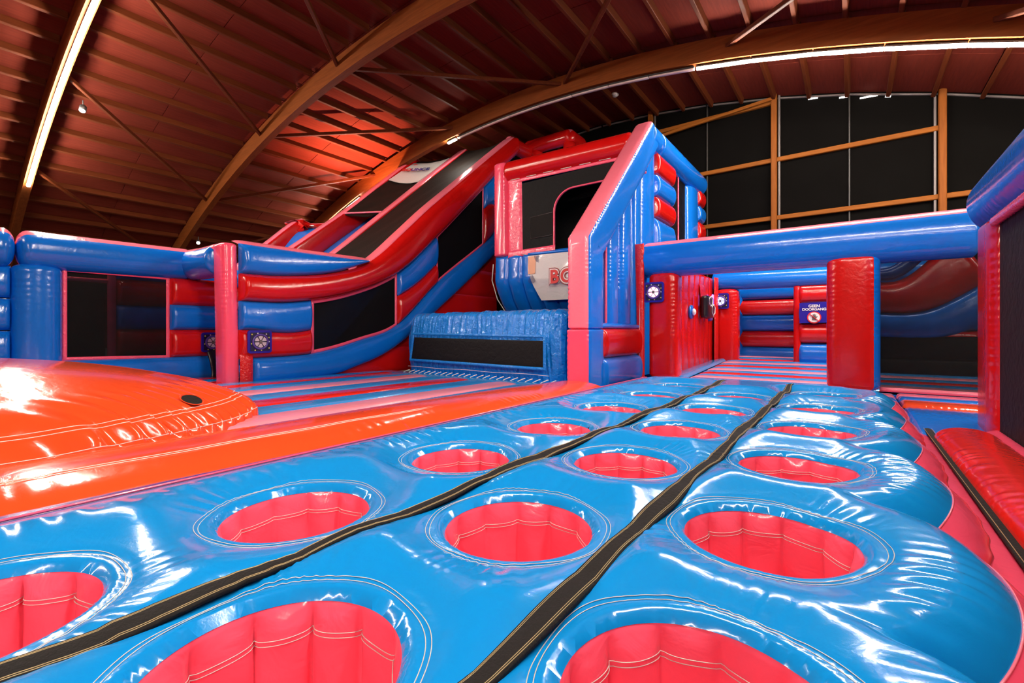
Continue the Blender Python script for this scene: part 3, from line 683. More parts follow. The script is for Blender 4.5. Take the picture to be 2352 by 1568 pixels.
# banner lying on the upper net
def slide_at(t, s):
    """t along the slope 0..1 (y 14 -> 16.6), s across from near wall to far wall"""
    a = np.array((-16.58, 14.6+2.8*t, 6.9+2.35*t)); b = np.array((-18.12, 14.0+2.1*t, 7.18+1.67*t)); return a+(b-a)*s+np.array((0, 0, .02-.12*math.sin(PI*s)))
bn = thing('slide_banner', 'small white printed banner tied on the black net near the top of the slide', 'banner', slide_at(.1, .5).tolist())
V = []; F = []
for sg in (0, .02):
    for i in range(9):
        for j in range(9): V.append(slide_at(.08+.76*i/8, .03+.94*j/8)+np.array((.012, -.02, .03+sg+.006*math.sin(i+j*2))))
for b_ in (0, 81):
    for i in range(8):
        for j in range(8):
            q = (b_+i*9+j, b_+(i+1)*9+j, b_+(i+1)*9+j+1, b_+i*9+j+1); F.append(q if b_ == 0 else q[::-1])
mk('cloth', V, F, 'white_cloth', bn)
O_ = slide_at(.42, .5); U_ = nrm(slide_at(.42, .1)-slide_at(.42, .9)); W_ = nrm(slide_at(.6, .5)-slide_at(.2, .5)); W_ = nrm(W_-np.dot(W_, U_)*U_); N_ = nrm(np.cross(U_, W_))
for txt, off, col in (('BO', -.50, 'print_red'), ('UN', -.02, 'print_purple'), ('CE', .45, 'print_navy')):
    text_mesh('lettering', txt, .36, U_, W_, O_+U_*off+N_*.20+W_*.15, .006, col, bn, .012)

# ================================================================== LANDING BOX (crinkled cover)
bx = thing('landing_box', 'low blue box under a crinkled cover with a long black mesh strip', 'crash mat', (-8.7, 10.8, FL))
def cover(u, v):
    """u along X 0..1, v: 0 floor front -> .62 front top edge -> 1 back of top"""
    x = -11.6+5.85*u; yf = 9.85
    L = v*3.4
    if L < 1.55: y, z = yf+.10*math.sin(L/1.55*PI)*-1+.05, -1.36+L*1.08
    else:
        q = min(1, (L-1.55)/.35); y, z = yf+.05+.25*(1-math.cos(q*PI/2))+max(0, L-1.9)*1.1, -1.36+1.674+.24*math.sin(q*PI/2)
    fold = .016*math.sin(x*13+4*math.sin(x*2.7)+v*3)+.012*math.sin(x*29+6*math.sin(v*4+x)+2)+.016*math.sin(x*6-v*17+2*math.sin(x*3))+.010*math.sin(x*47+v*11+3*math.sin(x*5))
    y -= fold*(1 if L < 1.7 else .2); z += fold*(.1 if L < 1.5 else .9)
    end = min(u, 1-u)*5.85; k = max(0, 1-end/.3); y += .14*k*k; z -= .10*k*k*(1 if L > 1.2 else 0)
    return (x, y, z)
nu, nv_ = 260, 70
V = [cover(i/(nu-1), j/(nv_-1)) for i in range(nu) for j in range(nv_)]; F = [(i*nv_+j, (i+1)*nv_+j, (i+1)*nv_+j+1, i*nv_+j+1) for i in range(nu-1) for j in range(nv_-1)]
mk('cover', V, F, 'crinkle_blue', bx)
boxm('mat_body', (-11.45, 10.2, FL), (-5.9, 12.4, .30), 'dark_blue', bx)
pillow('cover_end', [(-11.55, 9.95, -1.38), (-11.55, 12.4, -1.38)], [(-11.5, 9.98, .32), (-11.5, 12.4, .40)], (-1, 0, 0), .05, .05, 'crinkle_blue', bx)
pillow('cover_end', [(-5.80, 9.95, -1.38), (-5.80, 12.4, -1.38)], [(-5.85, 9.98, .32), (-5.85, 12.4, .40)], (1, 0, 0), .05, .05, 'crinkle_blue', bx)
pillow('mesh_strip', [(-11.20, 9.685, -.88), (-6.22, 9.685, -.93)], [(-11.06, 9.685, -.20), (-6.22, 9.685, -.25)], (0, -1, 0), .02, .02, 'black_cloth', bx, ripple=.004)
for a, b in (((-11.28, 9.665, -.95), (-6.14, 9.665, -1.0)), ((-11.14, 9.665, -.13), (-6.14, 9.665, -.18))):
    pillow('strip_hem', [a, b], [np.array(a)+(0, 0, .08), np.array(b)+(0, 0, .08)], (0, -1, 0), .03, .03, 'crinkle_blue', bx, nt=5, end=.02)
for a, b in (((-11.28, 9.665, -.92), (-11.13, 9.665, -.08)), ((-6.23, 9.665, -.96), (-6.23, 9.665, -.12))):
    pillow('strip_hem', [a, b], [np.array(a)+(.09, 0, 0), np.array(b)+(.09, 0, 0)], (0, -1, 0), .03, .03, 'crinkle_blue', bx, nt=5, end=.02)
thread('stitch', [(x, 9.67, -1.12-.01*math.sin(x*3)) for x in np.linspace(-11.35, -6.05, 60)], .006, 'rope', bx, 4)
proto = None
for i in range(24):
    x = -11.5+i*.237
    if proto is None:
        proto = thread('lace', [(x, 9.60, -1.33), (x+.06, 9.59, -1.295), (x+.15, 9.64, -1.25), (x+.19, 9.70, -1.23)], .012, 'rope', bx, 6)
    else:
        o = proto.copy(); C.objects.link(o); o.location = (i*.237, .01*math.sin(i*2.1), 0)

# ================================================================== JUMP TOWER
YT = 13.3
jt = thing('jump_tower', 'inflatable jump tower with pink post, red crossbeam, black net and ribbed blue front', 'tower', (-8, YT+.5, FL))
sweep('post', [(-10.36, YT+.1, 2.70), (-10.36, YT+.1, 6.2)], .30, .34, ['pink', 'red'], jt, hint=(1, 0, 0), expo=3, cap=.10, step=.03, ripple=.010, rfreq=9)
sweep('crossbeam', [(-10.15, YT+.05, 5.83), (-5.3, YT+.05, 5.70)], .37, .36, ['red', 'pink_light'], jt, fmfn=lambda t: 1 if math.cos(t) > .93 else 0, cap=.12, step=.05, ripple=.005)
for i in range(9):
    x0 = -10.66+i*.62; x1 = x0+.62
    pth = [(YT, 2.78), (YT-.02, 2.2), (YT, 1.75), (YT+.35, 1.1), (YT+.9, .45), (YT+1.2, 0)]
    A = smooth_path([(x0, y, z) for y, z in pth], 40); B = smooth_path([(x1, y, z) for y, z in pth], 40)
    pillow('rib', A, B, (0, -.9, -.3), .13, .1, 'blue', jt, end=.08, nt=10)
boxm('tower_core', (-10.6, YT+1.3, FL), (-5.2, YT+3.5, 2.6), 'dark_blue', jt)
boxm('tower_deck', (-10.6, YT+.2, 2.55), (-5.2, YT+3.5, 2.72), 'blue', jt)
boxm('tower_back', (-10.6, YT+2.0, 2.7), (-5.2, YT+2.2, 6.0), 'black_cloth', jt)  # black so the doorway interior reads dark, its shade put into the colour
boxm('tower_side', (-10.6, YT+.3, 2.7), (-10.4, YT+2.0, 6.0), 'dark_blue', jt)
boxm('tower_side', (-5.4, YT+.3, 2.7), (-5.2, YT+2.0, 6.0), 'black_cloth', jt)  # black as well, interior shade put into the colour
boxm('tower_roof', (-10.6, YT+.3, 5.9), (-5.2, YT+2.2, 6.0), 'dark_blue', jt)
# black net with arched doorway
XO = -8.1; prof = [(-9.46, 2.86), (-9.46, 5.28), (-4.9, 5.30), (-4.9, 4.72), (-6.6, 4.74)]
arc = [(-7.35+ .75*math.cos(a), 4.05+.70*math.sin(a)) for a in np.linspace(PI/2, PI, 10)]
prof = prof+arc+[(-8.1, 2.86)]
plate('net_curtain', prof, (1, 0, 0), (0, 0, 1), (0, YT, 0), .02, 'black_cloth', jt)
arch_path = [(-4.9, YT-.03, 4.73), (-6.6, YT-.03, 4.75)]+[(x, YT-.03, z) for x, z in arc]+[(-8.1, YT-.03, 2.86)]
sweep('arch_trim', arch_path, .045, .03, 'crinkle_pink', jt, hint=(0, 1, 0), expo=3, seg=10, step=.06)
pillow('pink_flap', [(-10.07, YT-.02, 2.86), (-10.07, YT-.02, 5.45)], [(-9.42, YT-.02, 2.86), (-9.46, YT-.02, 5.40)], (0, -1, 0), .05, .02, 'crinkle_pink', jt, ripple=.02, rfreq=3, end=.05)
pillow('pink_flap', [(-10.05, YT-.06, 2.66), (-8.05, YT-.06, 2.70)], [(-10.05, YT-.04, 2.90), (-8.05, YT-.04, 2.93)], (0, -1, 0), .04, .02, 'crinkle_pink', jt, ripple=.015, rfreq=5, end=.05)
pillow('pink_flap', [(-10.07, YT-.04, 5.36), (-4.9, YT-.04, 5.26)], [(-10.07, YT-.04, 5.50), (-4.9, YT-.04, 5.38)], (0, -1, 0), .03, .02, 'crinkle_pink', jt, ripple=.012, rfreq=5, end=.05)
plate('pocket', [(-9.05, 3.25), (-8.17, 3.28), (-8.17, 4.05), (-9.08, 4.0)], (1, 0, 0), (0, 0, 1), (0, YT-.03, 0), .015, 'black_strap', jt)
thread('pocket_stitch', [(-8.17, YT-.05, 3.28), (-9.05, YT-.05, 3.25), (-9.08, YT-.05, 4.0), (-8.17, YT-.05, 4.05)], .008, 'steel', jt)
for i in range(5):
    thread('lace', [(-9.75+i*.36, YT-.11, 2.74), (-9.55+i*.36, YT-.12, 2.70)], .012, 'rope', jt)
for i in range(6):
    thread('lace', [(-9.9+i*.7, YT-.10, 5.47-i*.014), (-9.5+i*.7, YT-.10, 5.455-i*.014)], .012, 'rope', jt)
thread('tie_rope', [(-10.75, YT-.05, 2.5), (-10.85, YT, 1.9), (-10.75, YT+.2, 1.2), (-10.5, YT+.5, .6)], .02, 'rope', jt)
# hanging printed banner
jb = thing('tower_banner', 'white hanging banner with red bubble lettering on the ribbed blue tower front', 'banner', (-7.2, YT-.2, 2.6))
V = []; F = []; nu, nv_ = 60, 30
def ban(u, v, off=0.):
    x = -9.05+3.5*u+.38*v*v*(1-2*u*.4)*(1 if u < .5 else 0)*(1-2*u); z = 2.62-1.55*v-.03*u
    y = YT-.20-.02*math.sin(u*9+v*4)+max(0, v-.55)*.55+.02*math.sin(u*21+3*v)*v
    return (x, y-off, z)
for off in (0, .012):
    for i in range(nu):
        for j in range(nv_): V.append(ban(i/(nu-1), j/(nv_-1), off))
for b_ in (0, nu*nv_):
    for i in range(nu-1):
        for j in range(nv_-1):
            q = (b_+i*nv_+j, b_+(i+1)*nv_+j, b_+(i+1)*nv_+j+1, b_+i*nv_+j+1); F.append(q if b_ == 0 else q[::-1])
mk('cloth', V, F, 'white_cloth', jb)
sweep('hem_tube', [(-9.05, YT-.2, 2.68), (-5.5, YT-.2, 2.63)], .05, .05, 'blue', jb, step=.2)
plate('print_corner', [(-9.03, 1.98), (-8.74, 1.98), (-8.70, 2.58), (-9.03, 2.58)], (1, 0, 0), (0, 0, 1), (0, YT-.245, 0), .004, 'print_peach', jb)
for k in range(7):
    r = .06+.035*k; thread('print_wave', [(-8.88+r*math.cos(a)*.55, YT-.25, 1.98-.02+r*.0-.03*k+.10*math.sin(a)-.02) for a in np.linspace(PI, 2*PI, 12)], .006, 'print_navy', jb, 4)
    thread('print_wave', [(-8.55+r*math.cos(a)*.8, YT-.25, 2.60-r*.9*math.sin(a)) for a in np.linspace(PI*.55, PI, 10)], .006, 'print_navy', jb, 4)
tx = dict(ax_u=(1, 0, 0), ax_v=(0, 0, 1))
for off, bold, mat in ((.175, .085, 'print_darkred'), (.185, .055, 'print_white'), (.195, .018, 'print_red')):
    text_mesh('lettering', 'BOUNCE', .62, (1, 0, 0), (0, 0, 1), (-6.72, YT-off-.06, 1.80), .006, mat, jb, bold, 1.2)

# ================================================================== PINK AND BLUE GATE TOWER
XG = -4.8; xc = XG-.30
gt = thing('gate_tower', 'tall pink and blue slanting frame of an inflatable tower beside the striped bed', 'tower', (xc, 12, FL))
# section angle: hint = X axis, so angle 90/270 deg is front/back in the Y-Z plane
def front_pink(t): return 1 if math.sin(t) < -.70 else 0
def back_pink(t): return 1 if math.sin(t) > .70 else 0
sweep('base_block', [(xc, 9.80, -1.42), (xc, 9.80, .06)], .31, .44, ['blue', 'pink'], gt, hint=(1, 0, 0), expo=7, seg=48, cap=.04, step=.02, ripple=.012, rfreq=9, fmfn=front_pink)
sweep('slanting_beam', [(xc, 9.80, .03), (xc, 9.80, 2.02), (xc, 13.92, 6.10)], .31, .44, ['blue', 'pink_light'], gt, hint=(1, 0, 0), expo=4.6, seg=48, cap=.05, step=.02, ripple=.011, rfreq=10, fmfn=front_pink, seed=2)
sweep('roof_tube', [(xc, 13.6, 6.02), (xc, 14.5, 6.02)], .40, .36, 'blue', gt, cap=.12, step=.04)
sweep('roof_tube', [(xc, 14.45, 6.0), (xc, 19.9, 6.0)], .42, .38, 'blue', gt, cap=.14, step=.05, ripple=.005)
pillow('side_band', [(XG-.05, 10.1, -.66), (XG-.05, 12.65, -.66)], [(XG-.05, 10.1, .06), (XG-.05, 12.65, .08)], (1, 0, 0), .16, .2, 'red', gt, end=.14)
pillow('side_band', [(XG-.05, 10.1, -1.42), (XG-.05, 12.65, -1.42)], [(XG-.05, 10.1, -.66), (XG-.05, 12.65, -.66)], (1, 0, 0), .16, .2, 'blue', gt, end=.14)
sweep('sill_tube', [(XG-.2, 10.1, .12), (XG-.2, 12.6, .12)], .09, .22, 'blue', gt, cap=.05)
sweep('upright', [(XG-.45, 11.15, .1), (XG-.45, 11.15, 3.45)], .32, .42, 'blue', gt, hint=(1, 0, 0), expo=2.5, cap=.12, step=.03, ripple=.014, rfreq=9)
sweep('upright', [(XG-.45, 11.95, .1), (XG-.45, 11.95, 4.2)], .34, .42, 'blue', gt, hint=(1, 0, 0), expo=2.5, cap=.12, step=.03, ripple=.014, rfreq=9)
sweep('upright', [(XG-.34, 12.66, .1), (XG-.34, 12.66, 4.9)], .26, .32, 'blue', gt, hint=(1, 0, 0), expo=2.4, cap=.10, step=.04)
plate('mesh_panel', [(10.15, .12), (11.0, .12), (11.0, 3.3), (10.15, 2.4)], (0, 1, 0), (0, 0, 1), (XG-.5, 0, 0), .02, 'net', gt)
sweep('pink_trim', [(XG-.2, 10.70, .15), (XG-.2, 10.70, 2.8)], .03, .035, 'crinkle_pink', gt, hint=(1, 0, 0), expo=3, seg=8)
sweep('column', [(XG-.50, 13.75, 2.3), (XG-.50, 13.75, 5.75)], .36, .70, 'blue', gt, hint=(1, 0, 0), expo=2.8, cap=.14, step=.03, ripple=.016, rfreq=8)
for z0, z1, c in ((5.05, 5.78, 'red'), (4.34, 5.05, 'blue'), (3.66, 4.34, 'red'), (2.3, 3.66, 'blue')):
    pillow('puff_block', [(XG-.30, 14.42, z0), (XG-.30, 16.25, z0)], [(XG-.30, 14.42, z1), (XG-.30, 16.25, z1)], (1, 0, 0), .22, .2, c, gt, end=.16, rfreq=9)
plate('mesh_panel', [(16.2, 2.3), (17.9, 2.3), (17.9, 5.7), (16.2, 5.7)], (0, 1, 0), (0, 0, 1), (XG-.3, 0, 0), .02, 'net', gt)
sweep('pink_trim', [(XG-.25, 16.9, 2.4), (XG-.25, 16.9, 5.6)], .03, .035, 'crinkle_pink', gt, hint=(1, 0, 0), expo=3, seg=8)
sweep('column', [(XG-.42, 18.55, 2.3), (XG-.42, 18.55, 5.65)], .36, .72, 'blue', gt, hint=(1, 0, 0), expo=2.8, cap=.14, step=.04, ripple=.014)
for z0, z1, c in ((5.1, 5.75, 'red'), (4.45, 5.1, 'blue'), (3.7, 4.45, 'red'), (2.3, 3.7, 'blue')):
    pillow('puff_block', [(XG-.25, 19.2, z0), (XG-.25, 20.1, z0)], [(XG-.25, 19.2, z1), (XG-.25, 20.1, z1)], (1, 0, 0), .22, .2, c, gt, end=.14)
pillow('lower_wall', [(XG-.1, 13.0, -1.3), (XG-.1, 20, -1.3)], [(XG-.1, 13, 2.3), (XG-.1, 20, 2.3)], (1, 0, 0), .05, .2, 'blue', gt)

# ================================================================== CROSS BEAM, POSTS
YB = 12.9
cb_ = thing('cross_beam', 'long horizontal blue inflatable tube with pink top spanning the gateway', 'beam', (-1.4, YB, 1.5))
sweep('tube', [(-4.85, YB, 2.03), (2.1, YB, 1.98)], .50, .48, ['blue', 'pink_light'], cb_, fmfn=lambda t: 1 if math.cos(t-.25) > .86 else 0, cap=.16, step=.035, ripple=.006, rfreq=6, seg=40)
slv = thing('red_sleeve', 'crinkled red fabric sleeve hanging between the gate tower and the red post', 'sleeve', (-4.85, 12.6, FL))
pillow('cloth', [(-4.86, 12.50, -1.36), (-4.93, 12.45, 2.46)], [(-4.66, 12.50, -1.36), (-4.66, 12.45, 2.46)], (.3, -1, 0), .07, .05, 'crinkle_red', slv, ripple=.02, rfreq=5, end=.03)
thread('stitch', [(-4.78+.01*math.sin(z*4), 12.41, z) for z in np.linspace(-1.3, 2.4, 50)], .006, 'rope', slv, 4)
def red_post(name, label, x0, x1, y, z0, z1, side=None, dep=.32):
    t = thing(name, label, 'post', ((x0+x1)/2, y, z0))
    sweep('post_body', [((x0+x1)/2, y, z0), ((x0+x1)/2, y, z1)], (x1-x0)/2, dep, ['red', side or 'red'], t, hint=(1, 0, 0), expo=3.6, seg=40, cap=.16, step=.025, ripple=.009, rfreq=8,
          fmfn=(lambda a: 1 if math.cos(a) > .62 else 0) if side else None)
    return t
red_post('red_post', 'red inflatable post under the left end of the blue beam, with a pink-lit target', -4.62, -3.80, YB, -1.36, 1.66)
bigp = red_post('red_post', 'broad red post with a blue side holding the middle of the beam', -.46, .52, YB, -1.36, 1.72, 'blue', .36)
# mesh window right of the post
gw = thing('gateway_mesh', 'dark see-through mesh panel between the broad red post and the right wall', 'mesh panel', (1.3, YB, FL))
plate('mesh_panel', [(.5, -1.3), (2.2, -1.3), (2.2, 1.6), (.5, 1.6)], (1, 0, 0), (0, 0, 1), (0, YB, 0), .015, 'net_clear', gw)
sweep('bottom_hem', [(.5, YB, -1.28), (2.2, YB, -1.28)], .05, .05, 'pink_light', gw, step=.2)
# structure behind it
rs_ = thing('rear_ramp', 'red and blue ramp wall seen dimly through the gateway mesh', 'ramp', (2, 16.6, FL))
YR = 16.6
k = YR/12.9
def R3(L): return [(x, YR, z) for x, z in L]
pillow('band', resample(R3([(.3, .35), (1.95, .38), (3.0, 1.15)]), .06), resample(R3([(.3, 1.28), (1.25, 1.32), (2.05, 2.2)]), .06)[:10000] if False else smooth_path(R3([(.3, 1.28), (1.25, 1.32), (2.3, 2.3)]), 80)[:len(resample(R3([(.3, .35), (1.95, .38), (3.0, 1.15)]), .06))], (0, -1, 0), .2, .1, 'red', rs_) if False else None
def pl2(A, B, c): pillow('band', smooth_path(R3(A), 80), smooth_path(R3(B), 80), (0, -1, 0), .2, .12, c, rs_)
pl2([(.2, .55), (1.6, .55), (2.9, 1.35)], [(.2, 1.45), (1.15, 1.45), (2.2, 2.5)], 'red')
pl2([(.2, -.15), (2.0, -.15), (3.2, .55)], [(.2, .55), (1.6, .55), (2.9, 1.35)], 'blue')
pl2([(.2, 1.5), (1.1, 1.5), (2.1, 2.55)], [(.2, 1.85), (.95, 1.85), (1.9, 2.9)], 'dark_blue')
pillow('band', R3([(.2, -1.4), (3.4, -1.4)]), R3([(.2, -.75), (3.4, -.75)]), (0, -1, 0), .1, .1, 'black_cloth', rs_)
pillow('band', R3([(.2, -.75), (3.4, -.75)]), R3([(.2, -.15), (3.4, -.15)]), (0, -1, 0), .1, .1, 'black_cloth', rs_)

# ================================================================== REAR ROOM
rf = thing('rear_striped_bed', 'narrow-striped pink, blue and red bounce bed beyond the gateway', 'bounce bed', (-1, 16.5, FL))
cols = ['blue_sheen', 'pink_sheen', 'blue_sheen', 'red_bright']  # same lightened pink and blue, reflection painted in
ys = np.linspace(13.2, 20.0, 15)
def bedz(y): return -1.36+.36*((y-13.2)/6.8)**1.3
for i in range(14):
    y0, y1 = ys[i], ys[i+1]
    pillow('stripe', [(-3.75, y0, bedz(y0)), (3.3, y0, bedz(y0))], [(-3.75, y1, bedz(y1)), (3.3, y1, bedz(y1))], (0, -.1, 1), .05, .02, cols[i % 4], rf, end=.5, step=.12, ripple=.004)
pillow('bed_edge', [(-4.5, 13.0, -1.42), (-4.5, 19.5, -1.25)], [(-3.75, 13.0, -1.36), (-3.75, 19.5, -1.05)], (0, 0, 1), .12, .05, 'blue_top', rf)
boxm('bed_body', (-4.5, 13.0, FL), (3.3, 20.2, -1.42), 'blue', rf)
ab = thing('front_strip_bed', 'low red and blue strips on the floor between platform and gateway', 'bounce bed', (-1, 11.6, FL))
for y0, y1, c in ((10.5, 11.15, 'blue'), (11.15, 11.8, 'red'), (11.8, 12.45, 'blue'), (12.45, 13.1, 'pink_light')):
    pillow('stripe', [(-4.6, y0, -1.42), (.75, y0, -1.42)], [(-4.6, y1, -1.42), (.75, y1, -1.42)], (0, 0, 1), .06, .02, c, ab, end=.1)
boxm('bed_body', (-4.6, 10.5, FL), (.75, 13.0, -1.43), 'blue', ab)
YR2 = 18.7
rb = thing('rear_beam', 'shorter blue inflatable beam at the back of the gateway room', 'beam', (-1.5, YR2, 1.5))
sweep('tube', [(-4.3, YR2, 1.90), (2.6, YR2, 1.82)], .34, .32, 'blue', rb, cap=.12, step=.05, ripple=.005)
red_post('red_post', 'darker red post at the back left of the gateway room, with a blue-lit target', -4.15, -3.35, YR2, -1.3, 1.6)
sp = thing('sign_post', 'back post with red and blue sections and a blue warning sign', 'post', (-1.1, YR2, FL))
for z0, z1, c in ((-1.2, -.42, 'blue'), (-.42, .28, 'red'), (.28, .92, 'blue'), (.92, 1.62, 'red')):
    pillow('section', [(-1.5, YR2, z0), (-.5, YR2, z0)], [(-1.5, YR2, z1), (-.5, YR2, z1)], (0, -1, 0), .26, .2, c, sp, end=.16)
sweep('post_side', [(-1.5, YR2, -1.3), (-1.5, YR2, 1.6)], .12, .2, 'red', sp, hint=(1, 0, 0), expo=3, cap=.08)
sg = thing('warning_sign', 'blue sign reading GEEN DOORGANG with a crossed-out hand', 'sign', (-1.02, YR2-.3, .28))
plate('sign_cloth', [(-1.42, .27), (-.52, .29), (-.52, .98), (-1.42, .95)], (1, 0, 0), (0, 0, 1), (0, YR2-.30, 0), .02, 'target_blue', sg)
ysn = YR2-.33
text_mesh('lettering', 'GEEN', .13, (1, 0, 0), (0, 0, 1), (-1.0, ysn, .84), .004, 'print_white', sg, .004)
text_mesh('lettering', 'DOORGANG', .115, (1, 0, 0), (0, 0, 1), (-1.0, ysn, .73), .004, 'print_white', sg, .004)
plate('red_disc', circle(.20, 28, -1.0, .46), (1, 0, 0), (0, 0, 1), (0, ysn, 0), .006, 'print_red', sg)
plate('white_disc', circle(.165, 28, -1.0, .46), (1, 0, 0), (0, 0, 1), (0, ysn-.008, 0), .006, 'print_white', sg)
hand = [(-.06, -.10), (.05, -.10), (.065, -.02), (.10, .02), (.085, .04), (.05, .015), (.055, .10), (.035, .10), (.03, .03), (.02, .12), (0, .12), (.0, .03), (-.02, .115), (-.038, .11), (-.03, .02), (-.055, .085), (-.075, .075), (-.055, 0)]
plate('hand', [(x-1.0, y+.46) for x, y in hand], (1, 0, 0), (0, 0, 1), (0, ysn-.016, 0), .005, 'steel', sg)
beam('red_slash', (-1.13, ysn-.024, .58), (-.87, ysn-.024, .34), .02, .03, 'print_red', sg, up=(0, 1, 0))
bw = thing('rear_wall', 'red and blue banded back wall of the gateway room', 'inflatable wall', (-2, 20.0, FL))
for z0, z1, c in ((-1.1, -.62, 'blue'), (-.62, .0, 'red'), (.0, .62, 'blue'), (.62, 1.22, 'red'), (1.22, 1.8, 'blue')):
    pillow('band', [(-3.7, 20.05, z0), (3.2, 20.05, z0)], [(-3.7, 20.05, z1), (3.2, 20.05, z1)], (0, -1, 0), .24, .12, c, bw, end=.14)
sweep('post', [(-3.55, 19.95, -1.2), (-3.55, 19.95, 1.7)], .10, .14, 'blue', bw, hint=(1, 0, 0), ripple=.012)
# red game panel on the left side of the room
gp = thing('red_game_panel', 'red padded side panel of the gateway room with lights and a black headset', 'panel', (-4.3, 16, FL))
for i in range(7):
    y0 = 13.9+i*.66
    pillow('pad', [(-4.25, y0, -1.36), (-4.25, y0, 2.0)], [(-4.25, y0+.66, -1.36), (-4.25, y0+.66, 2.0)], (1, 0, 0), .06, .1, 'red', gp, end=.1)
pillow('flap', [(-4.1, 18.1, -1.3), (-4.1, 18.1, 2.0)], [(-4.0, 18.35, -1.3), (-4.0, 18.35, 2.0)], (.6, -.8, 0), .06, .05, 'crinkle_red', gp, ripple=.02)
hs = thing('hanging_headset', 'black boxy headset with white outlined lenses hanging on the red panel', 'headset', (-4.05, 16.9, .7))
pillow('strap_top', [(-4.13, 16.35, 1.12), (-4.16, 16.35, 1.62)], [(-4.10, 17.05, 1.12), (-4.16, 17.05, 1.62)], (1, 0, 0), .03, .02, 'crinkle_red', hs, nt=6)
sweep('casing', [(-4.0, 16.70, .42), (-4.0, 16.72, 1.22)], .13, .50, 'hose_black', hs, hint=(1, 0, 0), expo=3.5, cap=.08, seg=28, step=.03)
for cyy, czz, ra in ((16.62, 1.02, .17), (17.0, .74, .19)):
    c = np.array((-3.865, cyy, czz)); outl = [c+np.array((0, 1.25*ra*math.cos(a+.4), ra*math.sin(a+.4))) for a in np.linspace(0, 2*PI, 7)]
    thread('lens_outline', outl, .018, 'print_white', hs, 6)
    plate('lens', [(1.1*ra*math.cos(a+.4), .9*ra*math.sin(a+.4)) for a in np.linspace(0, 2*PI, 7)[:-1]], (0, 1, 0), (0, 0, 1), c-np.array((.01, 0, 0)), .01, 'target_face', hs)
sweep('cable_bundle', smooth_path([(-3.98, 16.7, .50), (-3.93, 16.85, .40), (-3.95, 17.0, .46)], 12), .05, .06, 'print_purple', hs, cap=.03, step=.03)
def pod(y, z, label):
    t = thing('light_pod', label, 'lamp', (-4.15, y, z), 'round light pods')
    sweep('ring', [(-4.20, y, z), (-4.14, y, z)], .22, .22, 'blue', t, hint=(0, 0, 1), seg=24, step=.02)
    sweep('lens_dome', [(-4.15, y, z), (-4.02, y, z)], .13, .13, 'print_white', t, hint=(0, 0, 1), seg=20, step=.012, cap=.13)
pod(15.35, .62, 'white light pod with blue rim, left of the hanging headset')
pod(17.75, .58, 'smaller-looking white light pod, right of the hanging headset')
gl = thing('purple_lamp', 'small glowing purple lamp beside the black headset', 'lamp', (-4.1, 17.9, 1.1))
sweep('tube', [(-4.1, 17.9, .95), (-4.1, 17.9, 1.35)], .035, .035, 'glow_purple', gl, cap=.03)

# ================================================================== RIGHT WALL
XR = 1.6
rw = thing('right_inflatable_wall', 'blue-topped inflatable wall with red post and black mesh at the right edge', 'inflatable wall', (XR, 6, FL))
sweep('top_tube', [(XR+.28, -2.5, 1.94), (XR+.28, 10.05, 1.94)], .47, .45, ['blue', 'pink_light'], rw, fmfn=top_pink, cap=.18, step=.03, ripple=.008, rfreq=5, seg=36)
sweep('pink_trim', [(XR-.02, -2.5, 1.50), (XR-.02, 9.0, 1.50)], .06, .05, 'crinkle_pink', rw, expo=3, seg=10, step=.04, ripple=.01)
sweep('end_post', [(XR+.16, 9.50, -1.62), (XR+.16, 9.50, 1.62)], .22, .56, 'red', rw, hint=(1, 0, 0), expo=3.4, seg=36, cap=.10, step=.02, ripple=.014, rfreq=9)
plate('mesh_panel', [(-2.5, -1.7), (9.05, -1.7), (9.05, 1.55), (-2.5, 1.55)], (0, 1, 0), (0, 0, 1), (XR+.03, 0, 0), .02, 'black_cloth', rw)
pillow('pink_base_strip', [(XR-.14, -2.5, -1.42), (XR-.14, 9.0, -1.42)], [(XR+.02, -2.5, -1.36), (XR+.02, 9.0, -1.36)], (-.5, 0, 1), .03, .03, 'pink', rw)
rt = thing('red_floor_cushion', 'glossy red cushion along the floor between the platform and the right wall', 'cushion', (1.25, 4, FL))
sweep('cushion', [(1.26, -2.5, -1.52), (1.24, 8.75, -1.50)], .20, .33, 'red_bright', rt, expo=2.3, seg=36, cap=.25, step=.02, ripple=.02, rfreq=5, seed=6)
rstep = thing('blue_floor_steps', 'low blue, red and pink floor strips in front of the gateway mesh at right', 'bounce bed', (1.3, 11, FL))
for y0, y1, c in ((8.7, 11.3, 'blue'), (11.3, 12.2, 'orange'), (12.2, 12.75, 'blue'), (12.75, 13.15, 'pink_light')):
    z0 = -1.56 if y0 < 9 else -1.45
    pillow('strip', [(.78, y0, z0), (2.4, y0, z0)], [(.78, y1, -1.46), (2.4, y1, -1.46)], (0, 0, 1), .10, .03, c, rstep, end=.08)
boxm('step_body', (.78, 8.7, FL), (2.4, 13.1, -1.58), 'blue', rstep)

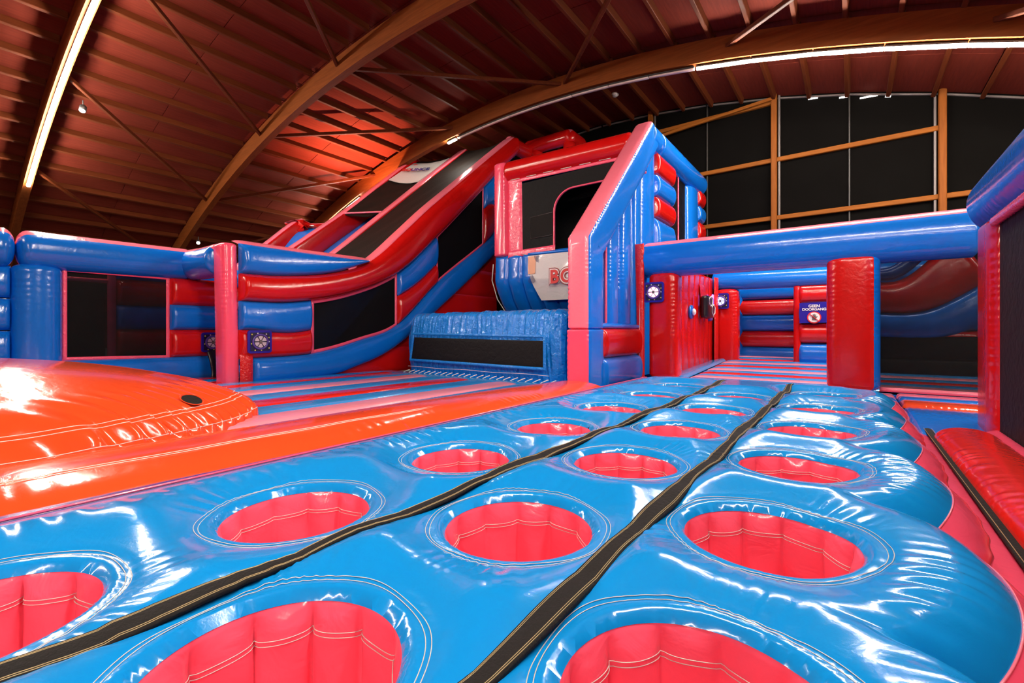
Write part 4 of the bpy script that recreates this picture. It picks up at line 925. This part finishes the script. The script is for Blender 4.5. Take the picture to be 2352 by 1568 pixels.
# ================================================================== GAME TARGETS
def target(label, pos, U, lens, size=.62):
    W = np.array((0, 0, 1.)); U = nrm(U); N = nrm(np.cross(U, W)); pos = np.asarray(pos, float)
    t = thing('game_target', label, 'target', pos.tolist(), 'square game targets')
    s = size/2; c = .07
    rnd = [(s*sx-c*sx+c*math.cos(a), s*sy-c*sy+c*math.sin(a)) for sx, sy, a0 in ((1, 1, 0), (-1, 1, PI/2), (-1, -1, PI), (1, -1, 1.5*PI)) for a in np.linspace(a0, a0+PI/2, 5)]
    plate('backing', rnd, U, W, pos, .05, 'target_blue', t)
    q = s*.80; plate('face', [(-q, -q), (q, -q), (q, q), (-q, q)], U, W, pos+N*.05, .012, 'target_face', t)
    ring = [pos+N*.075+U*.62*s*math.cos(a)+W*.62*s*math.sin(a) for a in np.linspace(0, 2*PI, 40)]
    thread('ring', ring, .025, 'target_ring', t, 8)
    for k in range(6):
        a0 = k*PI/3+.10; a1 = (k+1)*PI/3-.10
        o = [(r*math.cos(a), r*math.sin(a)) for r, a in [(.16*s, a0+.12), (.50*s, a0), (.52*s, (a0+a1)/2), (.50*s, a1), (.16*s, a1-.12)]]
        plate('lens_segment', o, U, W, pos+N*.062, .03, lens, t)
    plate('hub', circle(.13*s, 12), U, W, pos+N*.07, .04, 'steel', t)
    for k in range(9):
        a = k*2.4; r = (.72+.10*(k % 3))*s; x, y = max(-q*.92, min(q*.92, r*1.15*math.cos(a))), max(-q*.92, min(q*.92, r*1.15*math.sin(a)))
        st = [( x+(.022 if i % 2 else .048)*s*1.6*math.cos(i*PI/5), y+(.022 if i % 2 else .048)*s*1.6*math.sin(i*PI/5)) for i in range(10)]
        plate('star', st, U, W, pos+N*.062, .008, 'star' if k % 3 else 'star_white', t)
    return t
target('dark game target in the shade on the left wall beside the pink post', (XL+.20, 5.32, -.32), (0, 1, 0), 'target_lens', .56)
target('purple-blue game target on the red band right of the pink post', (XS+.22, 5.62, -.28), (0, 1, 0), 'target_lens', .60)
target('game target glowing pink on the red post by the sleeve', (-4.40, YB-.36, 1.08), (1, 0, 0), 'lens_pink_lit', .56)
target('game target glowing blue on the rear red post', (-3.92, YR2-.36, 1.12), (1, 0, 0), 'lens_blue_lit', .58)
hb = thing('hanging_hose', 'shiny black hose hanging from the shaded game target to the bed', 'hose', (XL+.3, 5.3, -1.3))
sweep('hose', smooth_path([(XL+.26, 5.28, -.55), (XL+.36, 5.32, -.85), (XL+.38, 5.36, -1.15), (XL+.4, 5.34, -1.34)], 30), .04, .12, 'hose_black', hb, hint=(1, 0, 0), step=.03, cap=.03)
